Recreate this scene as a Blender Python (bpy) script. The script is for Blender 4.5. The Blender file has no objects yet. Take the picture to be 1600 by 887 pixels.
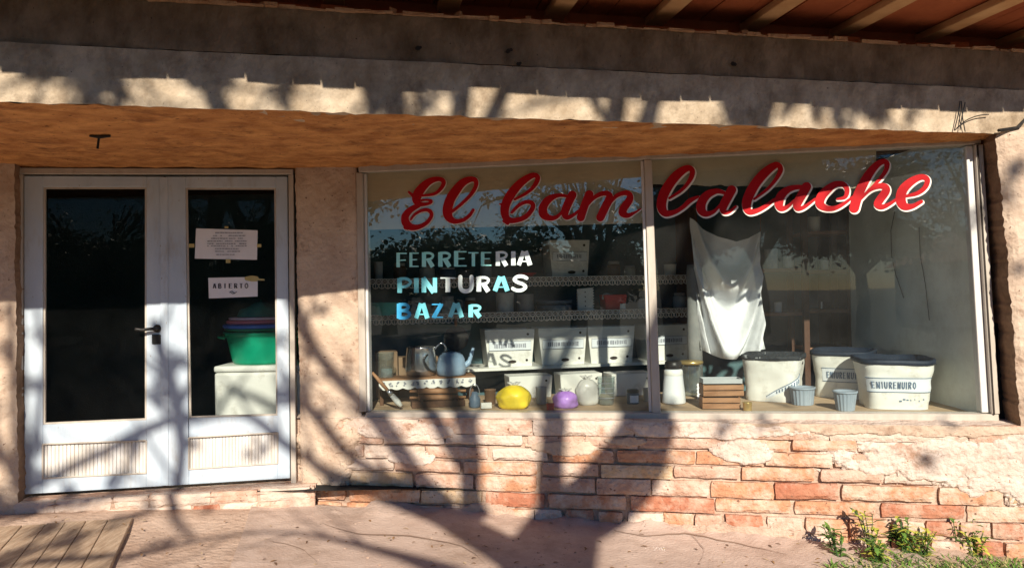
import bpy, bmesh, math, random
from mathutils import Vector, Matrix, noise

random.seed(7)
C = bpy.context.scene.collection
SC = bpy.context.scene
R = math.radians

# ------------------------------------------------------------------ camera
FPX = 1150.0
EYE = Vector((0, 0, 1.42))
ROLL, PITCH = R(-1.0), R(0.57)
RM = (Matrix.Rotation(R(90) + PITCH, 3, 'X') @ Matrix.Rotation(ROLL, 3, 'Z'))
cd = bpy.data.cameras.new('camera')
cam = bpy.data.objects.new('camera', cd)
C.objects.link(cam)
cam.matrix_world = Matrix.Translation(EYE) @ RM.to_4x4()
cd.sensor_width = 36.0
cd.lens = 36.0 * FPX / 1600.0
cd.clip_start = 0.05
cd.clip_end = 3000
SC.camera = cam

# ------------------------------------------------------------------ light
SUN_AZ, SUN_EL = R(6), R(29)          # azimuth measured from -Y towards +X
SUN = Vector((math.sin(SUN_AZ) * math.cos(SUN_EL), -math.cos(SUN_AZ) * math.cos(SUN_EL), math.sin(SUN_EL)))
w = bpy.data.worlds.new('World')
SC.world = w
w.use_nodes = True
nt = w.node_tree
sky = nt.nodes.new('ShaderNodeTexSky')
sky.sky_type = 'NISHITA'
sky.sun_disc = False
sky.sun_elevation = SUN_EL
sky.sun_rotation = math.pi - SUN_AZ
sky.air_density = 1.0
sky.dust_density = 0.1
sky.ozone_density = 5.0
nt.nodes['Background'].inputs['Strength'].default_value = 0.062
hs = nt.nodes.new('ShaderNodeHueSaturation')
hs.inputs['Saturation'].default_value = 1.4
nt.links.new(sky.outputs[0], hs.inputs['Color'])
nt.links.new(hs.outputs[0], nt.nodes['Background'].inputs[0])
sd = bpy.data.lights.new('sun', 'SUN')
sd.energy = 5.0
sd.angle = R(0.65)
sd.color = (1.0, 0.90, 0.75)
so = bpy.data.objects.new('sun', sd)
C.objects.link(so)
so.location = SUN * 30
so.rotation_euler = SUN.to_track_quat('Z', 'Y').to_euler()
SC.view_settings.view_transform = 'Standard'
SC.view_settings.look = 'None'
SC.view_settings.gamma = 1
SC.view_settings.use_curve_mapping = False
SC.view_settings.exposure = 0.62
try:
    SC.cycles.max_bounces = 10
    SC.cycles.diffuse_bounces = 5
    SC.cycles.transparent_max_bounces = 16
    SC.cycles.sample_clamp_indirect = 6
    SC.cycles.use_denoising = True
except Exception:
    pass

# ------------------------------------------------------------------ survey helpers
def ray(px, py):
    return RM @ Vector(((px - 800) / FPX, (443.5 - py) / FPX, -1))

class Frame:
    """a vertical plane; s along it, z up, d out of it towards the street"""
    def __init__(s, ox, oy, ang):
        s.o = Vector((ox, oy, 0))
        s.t = Vector((math.cos(ang), math.sin(ang), 0))
        s.n = Vector((math.sin(ang), -math.cos(ang), 0))
        s.ang = ang
    def pt(s, a, z, d=0):
        return s.o + s.t * a + s.n * d + Vector((0, 0, z))
    def hit(s, px, py, d=0):
        r = ray(px, py)
        k = (s.o + s.n * d - EYE).dot(s.n) / r.dot(s.n)
        return EYE + r * k
    def sz(s, px, py, d=0):
        p = s.hit(px, py, d)
        return (p - s.o).dot(s.t), p.z
    def sx(s, x):                      # s of the point whose world x is given
        return (x - s.o.x) / s.t.x

FB = Frame(0, 3.72, math.atan(0.21))          # concrete lintel over the porch
FD = Frame(-2.37, 4.95, math.atan(0.17))      # doors
FW = Frame(0, 4.944, -math.atan(0.142))       # show window
FF = Frame(0, 4.82, -math.atan(0.1727))       # brick base, right pier
FS = Frame(0, 5.593, math.atan(0.21))         # goods standing low in the window
FV = Frame(0, 6.0, math.atan(0.21))           # shelf unit behind them

def hit_y(px, py, y):
    r = ray(px, py)
    return EYE + r * (y / r.y)

def hit_z(px, py, z):
    r = ray(px, py)
    return EYE + r * ((z - EYE.z) / r.z)

def gz(x, y):                                  # height of the ground
    xx = max(-7, min(7, x))
    return -0.09 - 0.045 * xx

def berm(x, y):
    dw = (4.82 - 0.1727 * x if x > -1.2 else 4.62 + 0.14 * (x + 2.4)) - y
    if dw < -.3 or x > 3.2: return 0
    k = math.exp(-max(dw, 0) / .13)
    return k * (0.045 + 0.04 * noise.noise(Vector((x * 3, y * 3, 7))) + 0.02 * noise.noise(Vector((x * 11, y * 11, 1)))) * (1 if x > -1 else .4)

def hit_g(px, py):
    p = hit_z(px, py, -0.1)
    for _ in range(6):
        p = hit_z(px, py, gz(p.x, p.y))
    return p

def nz(v, s=1.0, o=0.0):
    return noise.noise(Vector(v) * s + Vector((o, o * 1.7, o * 0.3)))

# ------------------------------------------------------------------ materials
MATS = {}
def mat(name, c1, c2=None, scale=6, rough=0.8, bump=0.15, bscale=50, stretch=(1, 1, 1), c3=None, c3scale=2.0,
        c3amt=(0.55, 0.75), metallic=0.0, spec=0.3, detail=7.0, spk=None):
    if name in MATS:
        return MATS[name]
    m = bpy.data.materials.new(name)
    m.use_nodes = True
    t = m.node_tree
    b = t.nodes['Principled BSDF']
    L = t.links.new
    c2 = c2 or tuple(min(1, x * 0.8) for x in c1)
    tc = t.nodes.new('ShaderNodeTexCoord')
    mp = t.nodes.new('ShaderNodeMapping')
    mp.inputs['Scale'].default_value = stretch
    L(tc.outputs['Object'], mp.inputs[0])
    n1 = t.nodes.new('ShaderNodeTexNoise')
    n1.inputs['Scale'].default_value = scale
    n1.inputs['Detail'].default_value = detail
    n1.inputs['Roughness'].default_value = 0.62
    L(mp.outputs[0], n1.inputs['Vector'])
    cr = t.nodes.new('ShaderNodeValToRGB')
    cr.color_ramp.elements[0].position = 0.33
    cr.color_ramp.elements[0].color = (*c1, 1)
    cr.color_ramp.elements[1].position = 0.67
    cr.color_ramp.elements[1].color = (*c2, 1)
    L(n1.outputs['Fac'], cr.inputs[0])
    col = cr.outputs[0]
    if c3:
        n2 = t.nodes.new('ShaderNodeTexNoise')
        n2.inputs['Scale'].default_value = c3scale
        n2.inputs['Detail'].default_value = 9
        n2.inputs['Roughness'].default_value = 0.7
        L(mp.outputs[0], n2.inputs['Vector'])
        mr = t.nodes.new('ShaderNodeMapRange')
        mr.inputs['From Min'].default_value = c3amt[0]
        mr.inputs['From Max'].default_value = c3amt[1]
        L(n2.outputs['Fac'], mr.inputs['Value'])
        mx = t.nodes.new('ShaderNodeMix')
        mx.data_type = 'RGBA'
        L(mr.outputs[0], mx.inputs[0])
        L(col, mx.inputs[6])
        mx.inputs[7].default_value = (*c3, 1)
        col = mx.outputs[2]
    if spk:                                   # small pits and dirt specks
        n4 = t.nodes.new('ShaderNodeTexNoise')
        n4.inputs['Scale'].default_value = spk[0]
        n4.inputs['Detail'].default_value = 3
        L(mp.outputs[0], n4.inputs['Vector'])
        m4 = t.nodes.new('ShaderNodeMapRange')
        m4.inputs['From Min'].default_value = spk[1]
        m4.inputs['From Max'].default_value = spk[1] + 0.06
        L(n4.outputs['Fac'], m4.inputs['Value'])
        x4 = t.nodes.new('ShaderNodeMix')
        x4.data_type = 'RGBA'
        L(m4.outputs[0], x4.inputs[0])
        L(col, x4.inputs[6])
        x4.inputs[7].default_value = (*spk[2], 1)
        col = x4.outputs[2]
    L(col, b.inputs['Base Color'])
    b.inputs['Roughness'].default_value = rough
    b.inputs['Metallic'].default_value = metallic
    b.inputs['Specular IOR Level'].default_value = spec
    if bump:
        n3 = t.nodes.new('ShaderNodeTexNoise')
        n3.inputs['Scale'].default_value = bscale
        n3.inputs['Detail'].default_value = 6
        L(mp.outputs[0], n3.inputs['Vector'])
        bp = t.nodes.new('ShaderNodeBump')
        bp.inputs['Strength'].default_value = bump
        bp.inputs['Distance'].default_value = 0.03
        L(n3.outputs['Fac'], bp.inputs['Height'])
        L(bp.outputs[0], b.inputs['Normal'])
    MATS[name] = m
    return m

def glass(name, base=0.09, tint=(0.9, 0.95, 0.94), dust=0.03, wave=0.02):
    m = bpy.data.materials.new(name)
    m.use_nodes = True
    t = m.node_tree
    t.nodes.clear()
    L = t.links.new
    out = t.nodes.new('ShaderNodeOutputMaterial')
    tr = t.nodes.new('ShaderNodeBsdfTransparent')
    tr.inputs[0].default_value = (*tint, 1)
    gl = t.nodes.new('ShaderNodeBsdfGlossy')
    gl.inputs['Roughness'].default_value = 0.0
    lw = t.nodes.new('ShaderNodeLayerWeight')
    lw.inputs['Blend'].default_value = 0.5
    pw = t.nodes.new('ShaderNodeMath'); pw.operation = 'POWER'
    pw.inputs[1].default_value = 5
    L(lw.outputs['Facing'], pw.inputs[0])
    ma = t.nodes.new('ShaderNodeMath'); ma.operation = 'MULTIPLY_ADD'
    ma.inputs[1].default_value = 1 - base
    ma.inputs[2].default_value = base
    L(pw.outputs[0], ma.inputs[0])
    tc = t.nodes.new('ShaderNodeTexCoord')
    ns = t.nodes.new('ShaderNodeTexNoise')
    ns.inputs['Scale'].default_value = 1.3
    ns.inputs['Detail'].default_value = 1
    L(tc.outputs['Object'], ns.inputs['Vector'])
    bp = t.nodes.new('ShaderNodeBump')
    bp.inputs['Strength'].default_value = wave
    bp.inputs['Distance'].default_value = 0.1
    L(ns.outputs['Fac'], bp.inputs['Height'])
    L(bp.outputs[0], gl.inputs['Normal'])
    mx = t.nodes.new('ShaderNodeMixShader')
    L(ma.outputs[0], mx.inputs[0]); L(tr.outputs[0], mx.inputs[1]); L(gl.outputs[0], mx.inputs[2])
    df = t.nodes.new('ShaderNodeBsdfDiffuse')
    df.inputs[0].default_value = (0.62, 0.63, 0.6, 1)
    n2 = t.nodes.new('ShaderNodeTexNoise')
    n2.inputs['Scale'].default_value = 2.2
    n2.inputs['Detail'].default_value = 8
    n2.inputs['Roughness'].default_value = 0.65
    L(tc.outputs['Object'], n2.inputs['Vector'])
    mr = t.nodes.new('ShaderNodeMapRange')
    mr.inputs['From Min'].default_value = 0.35
    mr.inputs['From Max'].default_value = 0.75
    mr.inputs['To Min'].default_value = dust * 0.4
    mr.inputs['To Max'].default_value = dust * 2
    L(n2.outputs['Fac'], mr.inputs['Value'])
    m2 = t.nodes.new('ShaderNodeMixShader')
    L(mr.outputs[0], m2.inputs[0]); L(mx.outputs[0], m2.inputs[1]); L(df.outputs[0], m2.inputs[2])
    L(m2.outputs[0], out.inputs[0])
    MATS[name] = m
    return m

def thin(m, k):
    t = m.node_tree
    b = t.nodes['Principled BSDF']
    b.inputs['Alpha'].default_value = 1 - k
    return m

def leaf_mat(name, c1, c2):
    m = mat(name, c1, c2, scale=3, rough=0.55, bump=0, spec=0.3)
    return m

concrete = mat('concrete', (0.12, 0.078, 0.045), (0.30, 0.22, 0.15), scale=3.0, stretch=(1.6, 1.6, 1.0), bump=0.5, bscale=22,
               c3=(0.06, 0.036, 0.02), c3scale=2.2, c3amt=(0.50, 0.74), rough=0.95, spk=(60, 0.70, (0.04, 0.028, 0.02)))  # upper lift: brown stain, with the roof's shade put into the colour
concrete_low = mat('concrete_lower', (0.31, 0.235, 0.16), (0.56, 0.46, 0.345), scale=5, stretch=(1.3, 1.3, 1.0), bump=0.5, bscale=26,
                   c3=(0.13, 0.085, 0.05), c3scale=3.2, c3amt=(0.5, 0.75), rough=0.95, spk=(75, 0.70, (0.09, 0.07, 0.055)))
soffit_m = mat('rough_ochre_render', (0.36, 0.145, 0.045), (0.68, 0.34, 0.12), scale=5.5, stretch=(1.0, 1.45, 1.2), bump=1.0, bscale=20,
               c3=(0.17, 0.06, 0.022), c3scale=4.0, c3amt=(0.52, 0.72), rough=0.95, spk=(38, 0.67, (0.07, 0.025, 0.01)))
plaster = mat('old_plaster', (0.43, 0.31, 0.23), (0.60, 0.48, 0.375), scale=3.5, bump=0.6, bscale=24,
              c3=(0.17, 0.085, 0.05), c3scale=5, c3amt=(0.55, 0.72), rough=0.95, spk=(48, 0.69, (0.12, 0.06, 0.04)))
plaster_br = mat('shaded_brown_render', (0.17, 0.10, 0.06), (0.30, 0.19, 0.12), scale=5, bump=0.5, bscale=30,
                 c3=(0.10, 0.06, 0.035), c3scale=3, rough=0.95)  # side faces of the piers: brown render with the reveals' shade mixed in
mortar = mat('mortar', (0.40, 0.28, 0.21), (0.56, 0.42, 0.33), scale=9, bump=0.5, bscale=60,
             c3=(0.24, 0.13, 0.09), c3scale=4, rough=0.95)
whiteplaster = mat('flaking_limewash', (0.52, 0.40, 0.33), (0.66, 0.56, 0.49), scale=6, bump=0.9, bscale=22,
                   c3=(0.36, 0.22, 0.155), c3scale=5, c3amt=(0.54, 0.68), rough=0.95, spk=(50, 0.68, (0.26, 0.14, 0.09)))
BRICKS = [
    mat('brick_red', (0.36, 0.125, 0.07), (0.46, 0.21, 0.13), scale=10, bump=0.6, bscale=38, spk=(34, 0.66, (0.2, 0.1, 0.065)), c3=(0.54, 0.37, 0.28), c3scale=6, c3amt=(0.48, 0.66), rough=0.95),
    mat('brick_orange', (0.44, 0.19, 0.10), (0.54, 0.30, 0.18), scale=10, bump=0.6, bscale=38, spk=(34, 0.66, (0.2, 0.1, 0.065)), c3=(0.60, 0.47, 0.375), c3scale=6, c3amt=(0.43, 0.62), rough=0.95),
    mat('brick_pink', (0.44, 0.26, 0.185), (0.55, 0.38, 0.29), scale=10, bump=0.6, bscale=38, spk=(34, 0.66, (0.2, 0.1, 0.065)), c3=(0.60, 0.49, 0.41), c3scale=5, c3amt=(0.45, 0.66), rough=0.95),
    mat('brick_buff', (0.52, 0.35, 0.20), (0.60, 0.45, 0.30), scale=10, bump=0.6, bscale=38, spk=(34, 0.66, (0.2, 0.1, 0.065)), c3=(0.60, 0.51, 0.43), c3scale=5, c3amt=(0.48, 0.7), rough=0.95),
    mat('brick_pale', (0.53, 0.41, 0.33), (0.64, 0.53, 0.45), scale=9, bump=0.5, bscale=45, c3=(0.46, 0.28, 0.20), c3scale=6, c3amt=(0.56, 0.7), rough=0.95),
]
door_paint = mat('blue_white_paint', (0.41, 0.49, 0.58), (0.51, 0.58, 0.65), scale=3, bump=0.05, bscale=30, rough=0.5,
                 stretch=(2, 2, 0.6), c3=(0.33, 0.31, 0.29), c3scale=4, c3amt=(0.54, 0.78), spk=(45, 0.70, (.25, .2, .16)))
panel_paint = mat('weathered_panel_paint', (0.66, 0.66, 0.66), (0.56, 0.50, 0.43), scale=5, stretch=(5, 5, 0.5), rough=0.6, bump=0.1,
                  c3=(0.40, 0.27, 0.18), c3scale=4, c3amt=(0.6, 0.8))
frame_m = mat('dull_beige_metal', (0.40, 0.355, 0.30), (0.50, 0.45, 0.39), scale=5, stretch=(3, 3, 0.8), rough=0.45, bump=0.05,
              c3=(0.26, 0.19, 0.13), c3scale=3, c3amt=(0.6, 0.8), spec=0.5)
alu = mat('aluminium', (0.55, 0.55, 0.54), (0.66, 0.65, 0.63), scale=4, stretch=(3, 3, 0.6), rough=0.4, bump=0.03,
          c3=(0.35, 0.3, 0.26), c3scale=4, c3amt=(0.62, 0.85), spec=0.5)
black_m = mat('black_iron', (0.012, 0.012, 0.012), (0.03, 0.028, 0.026), scale=20, rough=0.4, bump=0.05)
rubber = mat('dark_gap', (0.02, 0.017, 0.014), (0.04, 0.03, 0.025), rough=0.9, bump=0)
terracotta = mat('terracotta_tile', (0.32, 0.085, 0.035), (0.48, 0.15, 0.06), scale=3, bump=0.25, bscale=22, rough=0.9,
                 c3=(0.16, 0.05, 0.025), c3scale=3, c3amt=(0.56, 0.75))
rafter_m = mat('rafter_wood', (0.52, 0.30, 0.14), (0.66, 0.43, 0.22), scale=5, stretch=(1, 1, 6), bump=0.15, rough=0.85)
red_p = mat('red_sign_paint', (0.36, 0.004, 0.008), (0.44, 0.008, 0.012), scale=5, rough=0.5, bump=0, spec=0.12)
white_p = mat('white_sign_paint', (0.80, 0.74, 0.68), (0.72, 0.66, 0.60), scale=8, rough=0.5, bump=0)
teal_p = mat('teal_paint_and_reflection', (0.34, 0.92, 0.88), (0.44, 0.93, 0.90), scale=12, rough=0.5, bump=0)  # letter tints from here carry reflections and sunlight in the paint colour
cyan_p = mat('cyan_paint_and_reflection', (0.16, 0.66, 0.78), (0.26, 0.74, 0.82), scale=12, rough=0.5, bump=0)
pale_p = mat('pale_paint_and_sunlight', (0.74, 0.90, 0.90), (0.80, 0.92, 0.92), scale=12, rough=0.5, bump=0)
blue_p = mat('blue_paint_and_reflection', (0.04, 0.36, 0.72), (0.07, 0.46, 0.78), scale=12, rough=0.5, bump=0)
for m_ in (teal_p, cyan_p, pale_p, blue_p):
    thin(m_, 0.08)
cream = mat('cream_blind', (0.42, 0.37, 0.26), (0.52, 0.46, 0.33), scale=2, bump=0.05, rough=0.8, c3=(0.26, 0.21, 0.13), c3scale=6, c3amt=(0.62, 0.8))
paper = mat('paper', (0.78, 0.78, 0.80), (0.74, 0.74, 0.77), rough=0.8, bump=0.02)
ink = mat('ink', (0.03, 0.035, 0.05), (0.05, 0.05, 0.07), rough=0.8, bump=0)
ink_soft = mat('grey_ink', (0.22, 0.23, 0.27), (0.30, 0.31, 0.35), rough=0.8, bump=0)
tape = mat('yellow_tape', (0.42, 0.34, 0.12), (0.52, 0.44, 0.2), rough=0.5, bump=0)
teal_wall = mat('dark_teal_wall', (0.06, 0.12, 0.135), (0.10, 0.17, 0.185), scale=2, rough=0.9, bump=0.1)
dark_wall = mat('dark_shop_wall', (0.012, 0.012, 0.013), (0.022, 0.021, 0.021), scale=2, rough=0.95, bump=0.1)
pale_wall = mat('pale_green_wall', (0.70, 0.76, 0.70), (0.78, 0.82, 0.76), scale=1.6, rough=0.9, bump=0.15, bscale=18,
                c3=(0.50, 0.52, 0.46), c3scale=1.6, c3amt=(0.5, 0.75))
wood_floor = mat('wood_platform', (0.40, 0.27, 0.16), (0.54, 0.40, 0.27), scale=4, stretch=(1, 5, 5), rough=0.7, bump=0.1)
wood_dark = mat('dark_wood', (0.085, 0.04, 0.022), (0.15, 0.075, 0.04), scale=6, stretch=(3, 3, 0.6), rough=0.7, bump=0.1)
wood_mid = mat('brown_wood', (0.22, 0.105, 0.048), (0.36, 0.19, 0.095), scale=6, stretch=(1, 4, 4), rough=0.6, bump=0.1)
lace_m = mat('lace_thread', (0.55, 0.53, 0.49), (0.65, 0.62, 0.58), rough=0.9, bump=0)
white_box = mat('white_enamel', (0.66, 0.66, 0.61), (0.74, 0.73, 0.68), scale=4, rough=0.5, bump=0.03, c3=(0.36, 0.33, 0.27), c3scale=6, c3amt=(0.53, 0.76))
blue_label = mat('blue_grey_print', (0.10, 0.15, 0.22), (0.16, 0.22, 0.30), rough=0.7, bump=0)
label_pale = mat('label_pale', (0.60, 0.64, 0.68), (0.68, 0.71, 0.73), rough=0.7, bump=0)
steel = mat('polished_steel', (0.55, 0.56, 0.58), (0.68, 0.69, 0.70), rough=0.22, bump=0.02, metallic=0.9)
blue_tin = mat('blue_enamel', (0.20, 0.32, 0.46), (0.34, 0.46, 0.58), scale=5, rough=0.35, bump=0.02)
grey_tin = mat('grey_tin', (0.30, 0.32, 0.33), (0.40, 0.42, 0.42), scale=4, rough=0.5, bump=0.02)
dark_tin = mat('dark_blue_tin', (0.05, 0.08, 0.12), (0.09, 0.13, 0.18), rough=0.5, bump=0)
red_pl = mat('red_plastic', (0.50, 0.03, 0.03), (0.58, 0.05, 0.05), rough=0.4, bump=0)
yellow_pl = mat('yellow_bag', (0.75, 0.55, 0.02), (0.80, 0.62, 0.05), rough=0.35, bump=0.15, bscale=14)
purple_pl = mat('purple_bag', (0.34, 0.15, 0.55), (0.48, 0.28, 0.66), rough=0.3, bump=0.3, bscale=14)
clear_pl = mat('milky_plastic', (0.45, 0.44, 0.41), (0.55, 0.54, 0.50), rough=0.3, bump=0.3, bscale=12)
green_pl = mat('green_plastic', (0.0, 0.30, 0.16), (0.01, 0.38, 0.21), rough=0.35, bump=0)
teal_pl = mat('teal_plastic', (0.03, 0.34, 0.34), (0.06, 0.45, 0.42), rough=0.5, bump=0.3, bscale=10)
pink_pl = mat('pink_plastic', (0.80, 0.22, 0.34), (0.85, 0.3, 0.42), rough=0.4, bump=0)
blue_pl = mat('blue_plastic', (0.06, 0.20, 0.80), (0.09, 0.26, 0.85), rough=0.4, bump=0)
violet_pl = mat('lilac_plastic', (0.74, 0.62, 0.86), (0.8, 0.7, 0.9), rough=0.4, bump=0)
cloth_m = mat('white_cloth', (0.62, 0.64, 0.66), (0.70, 0.71, 0.72), scale=5, rough=0.95, bump=0.25, bscale=22)
soil = mat('dark_soil', (0.018, 0.022, 0.028), (0.04, 0.045, 0.05), scale=30, rough=0.9, bump=0.6, bscale=40, c3=(0.4, 0.42, 0.43), c3scale=9, c3amt=(0.6, 0.64))
navy = mat('navy_lid', (0.008, 0.014, 0.028), (0.02, 0.03, 0.05), rough=0.6, bump=0.1)
pale_bottle = mat('pale_bottle', (0.62, 0.64, 0.66), (0.70, 0.72, 0.73), rough=0.35, bump=0)
gold = mat('gold_lid', (0.55, 0.40, 0.16), (0.62, 0.47, 0.2), rough=0.3, metallic=0.7, bump=0)
ground_m = mat('dusty_ground', (0.38, 0.26, 0.195), (0.52, 0.385, 0.305), scale=3.2, bump=0.5, bscale=30, rough=0.97, spk=(40, 0.66, (0.2, 0.13, 0.09)),
               c3=(0.30, 0.20, 0.145), c3scale=1.1, c3amt=(0.5, 0.75))
pave_m = mat('pale_pavement', (0.43, 0.315, 0.26), (0.54, 0.415, 0.35), scale=3.5, bump=0.28, bscale=60, rough=0.95, spk=(55, 0.67, (0.22, 0.16, 0.13)),
             c3=(0.29, 0.20, 0.15), c3scale=1.6, c3amt=(0.5, 0.72))
plank_m = mat('weathered_plank', (0.30, 0.20, 0.13), (0.52, 0.39, 0.28), scale=5, stretch=(9, 1.2, 6), bump=0.3, bscale=24, rough=0.9,
              c3=(0.2, 0.13, 0.08), c3scale=3, c3amt=(0.58, 0.75))
street_m = mat('worn_street', (0.04, 0.038, 0.036), (0.06, 0.056, 0.05), scale=1, bump=0.2, rough=0.95)
bark = mat('bark', (0.10, 0.065, 0.04), (0.17, 0.12, 0.08), scale=8, stretch=(3, 3, 0.5), bump=0.6, bscale=20, rough=0.95)
leafA = leaf_mat('leaf_dark', (0.035, 0.06, 0.015), (0.06, 0.09, 0.025))
leafB = leaf_mat('leaf_light', (0.08, 0.12, 0.03), (0.12, 0.16, 0.04))
weedA = leaf_mat('weed_green', (0.09, 0.19, 0.03), (0.15, 0.27, 0.05))
weedB = leaf_mat('weed_yellow', (0.42, 0.44, 0.06), (0.5, 0.46, 0.08))
weedC = leaf_mat('weed_dark', (0.03, 0.07, 0.02), (0.06, 0.11, 0.03))
house_w = mat('ochre_house_wall', (0.45, 0.30, 0.18), (0.52, 0.37, 0.23), scale=1, rough=0.95, bump=0.1)
house_p = mat('pale_house_wall', (0.60, 0.56, 0.50), (0.68, 0.63, 0.56), scale=1, rough=0.95, bump=0.1)
roof_m = mat('orange_roof_tile', (0.45, 0.17, 0.07), (0.55, 0.24, 0.11), scale=3, rough=0.9, bump=0.3, bscale=8)
win_glass = glass('window_glass', base=0.13, dust=0.008, wave=0.012)
dusty_glass = glass('dusty_window_glass', base=0.06, dust=0.016, wave=0.012)
door_glass = glass('door_glass', base=0.009, tint=(0.8, 0.84, 0.84), dust=0.003, wave=0.012)
jar_glass = glass('jar_glass', base=0.06, tint=(0.85, 0.9, 0.9), dust=0.08)

# ------------------------------------------------------------------ mesh builder
WLOC = {}
class MB:
    def __init__(s):
        s.v, s.f, s.m = [], [], []
        s.k = 0
    def add(s, verts, faces, k=None):
        o = len(s.v)
        s.v += [Vector(p) for p in verts]
        for f in faces:
            s.f.append([o + i for i in f]); s.m.append(s.k if k is None else k)
    def box(s, c, size, rz=0, jit=0, taper=1.0):
        x, y, z = (q / 2 for q in size)
        M = Matrix.Rotation(rz, 3, 'Z')
        vs = []
        for dz in (-1, 1):
            t = taper if dz < 0 else 1
            for dx, dy in ((-1, -1), (1, -1), (1, 1), (-1, 1)):
                p = M @ Vector((dx * x * t, dy * y * t, dz * z))
                p += Vector(c) + Vector((random.uniform(-jit, jit), random.uniform(-jit, jit), random.uniform(-jit, jit)))
                vs.append(p)
        s.add(vs, [(3, 2, 1, 0), (4, 5, 6, 7), (0, 1, 5, 4), (1, 2, 6, 5), (2, 3, 7, 6), (3, 0, 4, 7)])
    def hexa(s, a, b):                       # two quads front (a) and back (b), a counter-clockwise seen from the street
        s.add(list(a) + list(b), [(0, 1, 2, 3), (7, 6, 5, 4), (1, 0, 4, 5), (2, 1, 5, 6), (3, 2, 6, 7), (0, 3, 7, 4)])
    def fquad(s, F, q, d0, d1, dref=0):      # quad given in survey pixels on plane F, from depth d0 (front) to d1 (back)
        pts = [F.hit(x, y, dref) - F.n * dref for x, y in q]   # order: bl, br, tr, tl
        s.hexa([p + F.n * d0 for p in pts], [p + F.n * d1 for p in pts])
    def fbox(s, F, a0, a1, z0, z1, d0, d1):
        s.hexa([F.pt(a0, z0, d0), F.pt(a1, z0, d0), F.pt(a1, z1, d0), F.pt(a0, z1, d0)],
               [F.pt(a0, z0, d1), F.pt(a1, z0, d1), F.pt(a1, z1, d1), F.pt(a0, z1, d1)])
    def tube(s, pts, rad, n=8, cap=True):
        pts = [Vector(p) for p in pts]
        if not hasattr(rad, '__len__'):
            rad = [rad] * len(pts)
        up = None
        rings = []
        for i, p in enumerate(pts):
            d = (pts[min(i + 1, len(pts) - 1)] - pts[max(i - 1, 0)]).normalized()
            if up is None:
                up = Vector((0, 0, 1)) if abs(d.z) < 0.9 else Vector((1, 0, 0))
            a = d.cross(up).normalized()
            b = a.cross(d).normalized()
            up = b
            rings.append([p + (a * math.cos(2 * math.pi * k / n) + b * math.sin(2 * math.pi * k / n)) * rad[i] for k in range(n)])
        vs = [q for r in rings for q in r]
        fs = []
        for i in range(len(pts) - 1):
            for k in range(n):
                fs.append((i * n + k, (i + 1) * n + k, (i + 1) * n + (k + 1) % n, i * n + (k + 1) % n))
        if cap:
            fs.append(tuple(range(n))); fs.append(tuple(range(len(vs) - 1, len(vs) - n - 1, -1)))
        s.add(vs, fs)
    def lathe(s, prof, c=(0, 0, 0), n=28, wob=0, sq=1.0, seed=0):
        vs, fs = [], []
        for (r, z) in prof:
            for k in range(n):
                a = 2 * math.pi * k / n
                rr = r * (1 + wob * noise.noise(Vector((math.cos(a) * 1.5 + seed, math.sin(a) * 1.5, z * 6))))
                vs.append(Vector((c[0] + rr * math.cos(a), c[1] + rr * math.sin(a) * sq, c[2] + z)))
        for i in range(len(prof) - 1):
            for k in range(n):
                fs.append((i * n + k, i * n + (k + 1) % n, (i + 1) * n + (k + 1) % n, (i + 1) * n + k))
        if prof[0][0] > 1e-4:
            fs.append(tuple(range(n - 1, -1, -1)))
        if prof[-1][0] > 1e-4:
            fs.append(tuple(range(len(vs) - n, len(vs))))
        s.add(vs, fs)
    def grid(s, fn, nu, nv, flip=False):
        vs = [fn(i / nu, j / nv) for j in range(nv + 1) for i in range(nu + 1)]
        fs = []
        for j in range(nv):
            for i in range(nu):
                a = j * (nu + 1) + i
                q = (a, a + 1, a + nu + 2, a + nu + 1)
                fs.append(q[::-1] if flip else q)
        s.add(vs, fs)
    def disc(s, c, n_, r, k=12):
        n_ = Vector(n_).normalized()
        a = n_.orthogonal().normalized(); b = n_.cross(a)
        s.add([Vector(c) + (a * math.cos(2 * math.pi * i / k) + b * math.sin(2 * math.pi * i / k)) * r for i in range(k)], [tuple(range(k))])
    def build(s, name, mats, parent=None, smooth=False, bevel=0, world=False, segs=1):
        me = bpy.data.meshes.new(name)
        off = Vector((0, 0, 0))
        if world and parent is not None:
            off = WLOC[parent.name]
        me.from_pydata([tuple(p - off) for p in s.v], [], s.f)
        if not isinstance(mats, (list, tuple)):
            mats = [mats]
        for m in mats:
            me.materials.append(m)
        if len(mats) > 1:
            me.polygons.foreach_set('material_index', s.m)
        if smooth:
            me.polygons.foreach_set('use_smooth', [True] * len(me.polygons))
        me.update()
        o = bpy.data.objects.new(name, me)
        C.objects.link(o)
        if parent is not None:
            o.parent = parent
            if world:
                WLOC[o.name] = WLOC[parent.name]
        else:
            WLOC[o.name] = Vector((0, 0, 0))
        if bevel:
            bv = o.modifiers.new('bevel', 'BEVEL')
            bv.width = bevel; bv.segments = segs; bv.limit_method = 'ANGLE'; bv.angle_limit = R(40)
        if smooth == 'auto':
            pass
        return o

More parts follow.
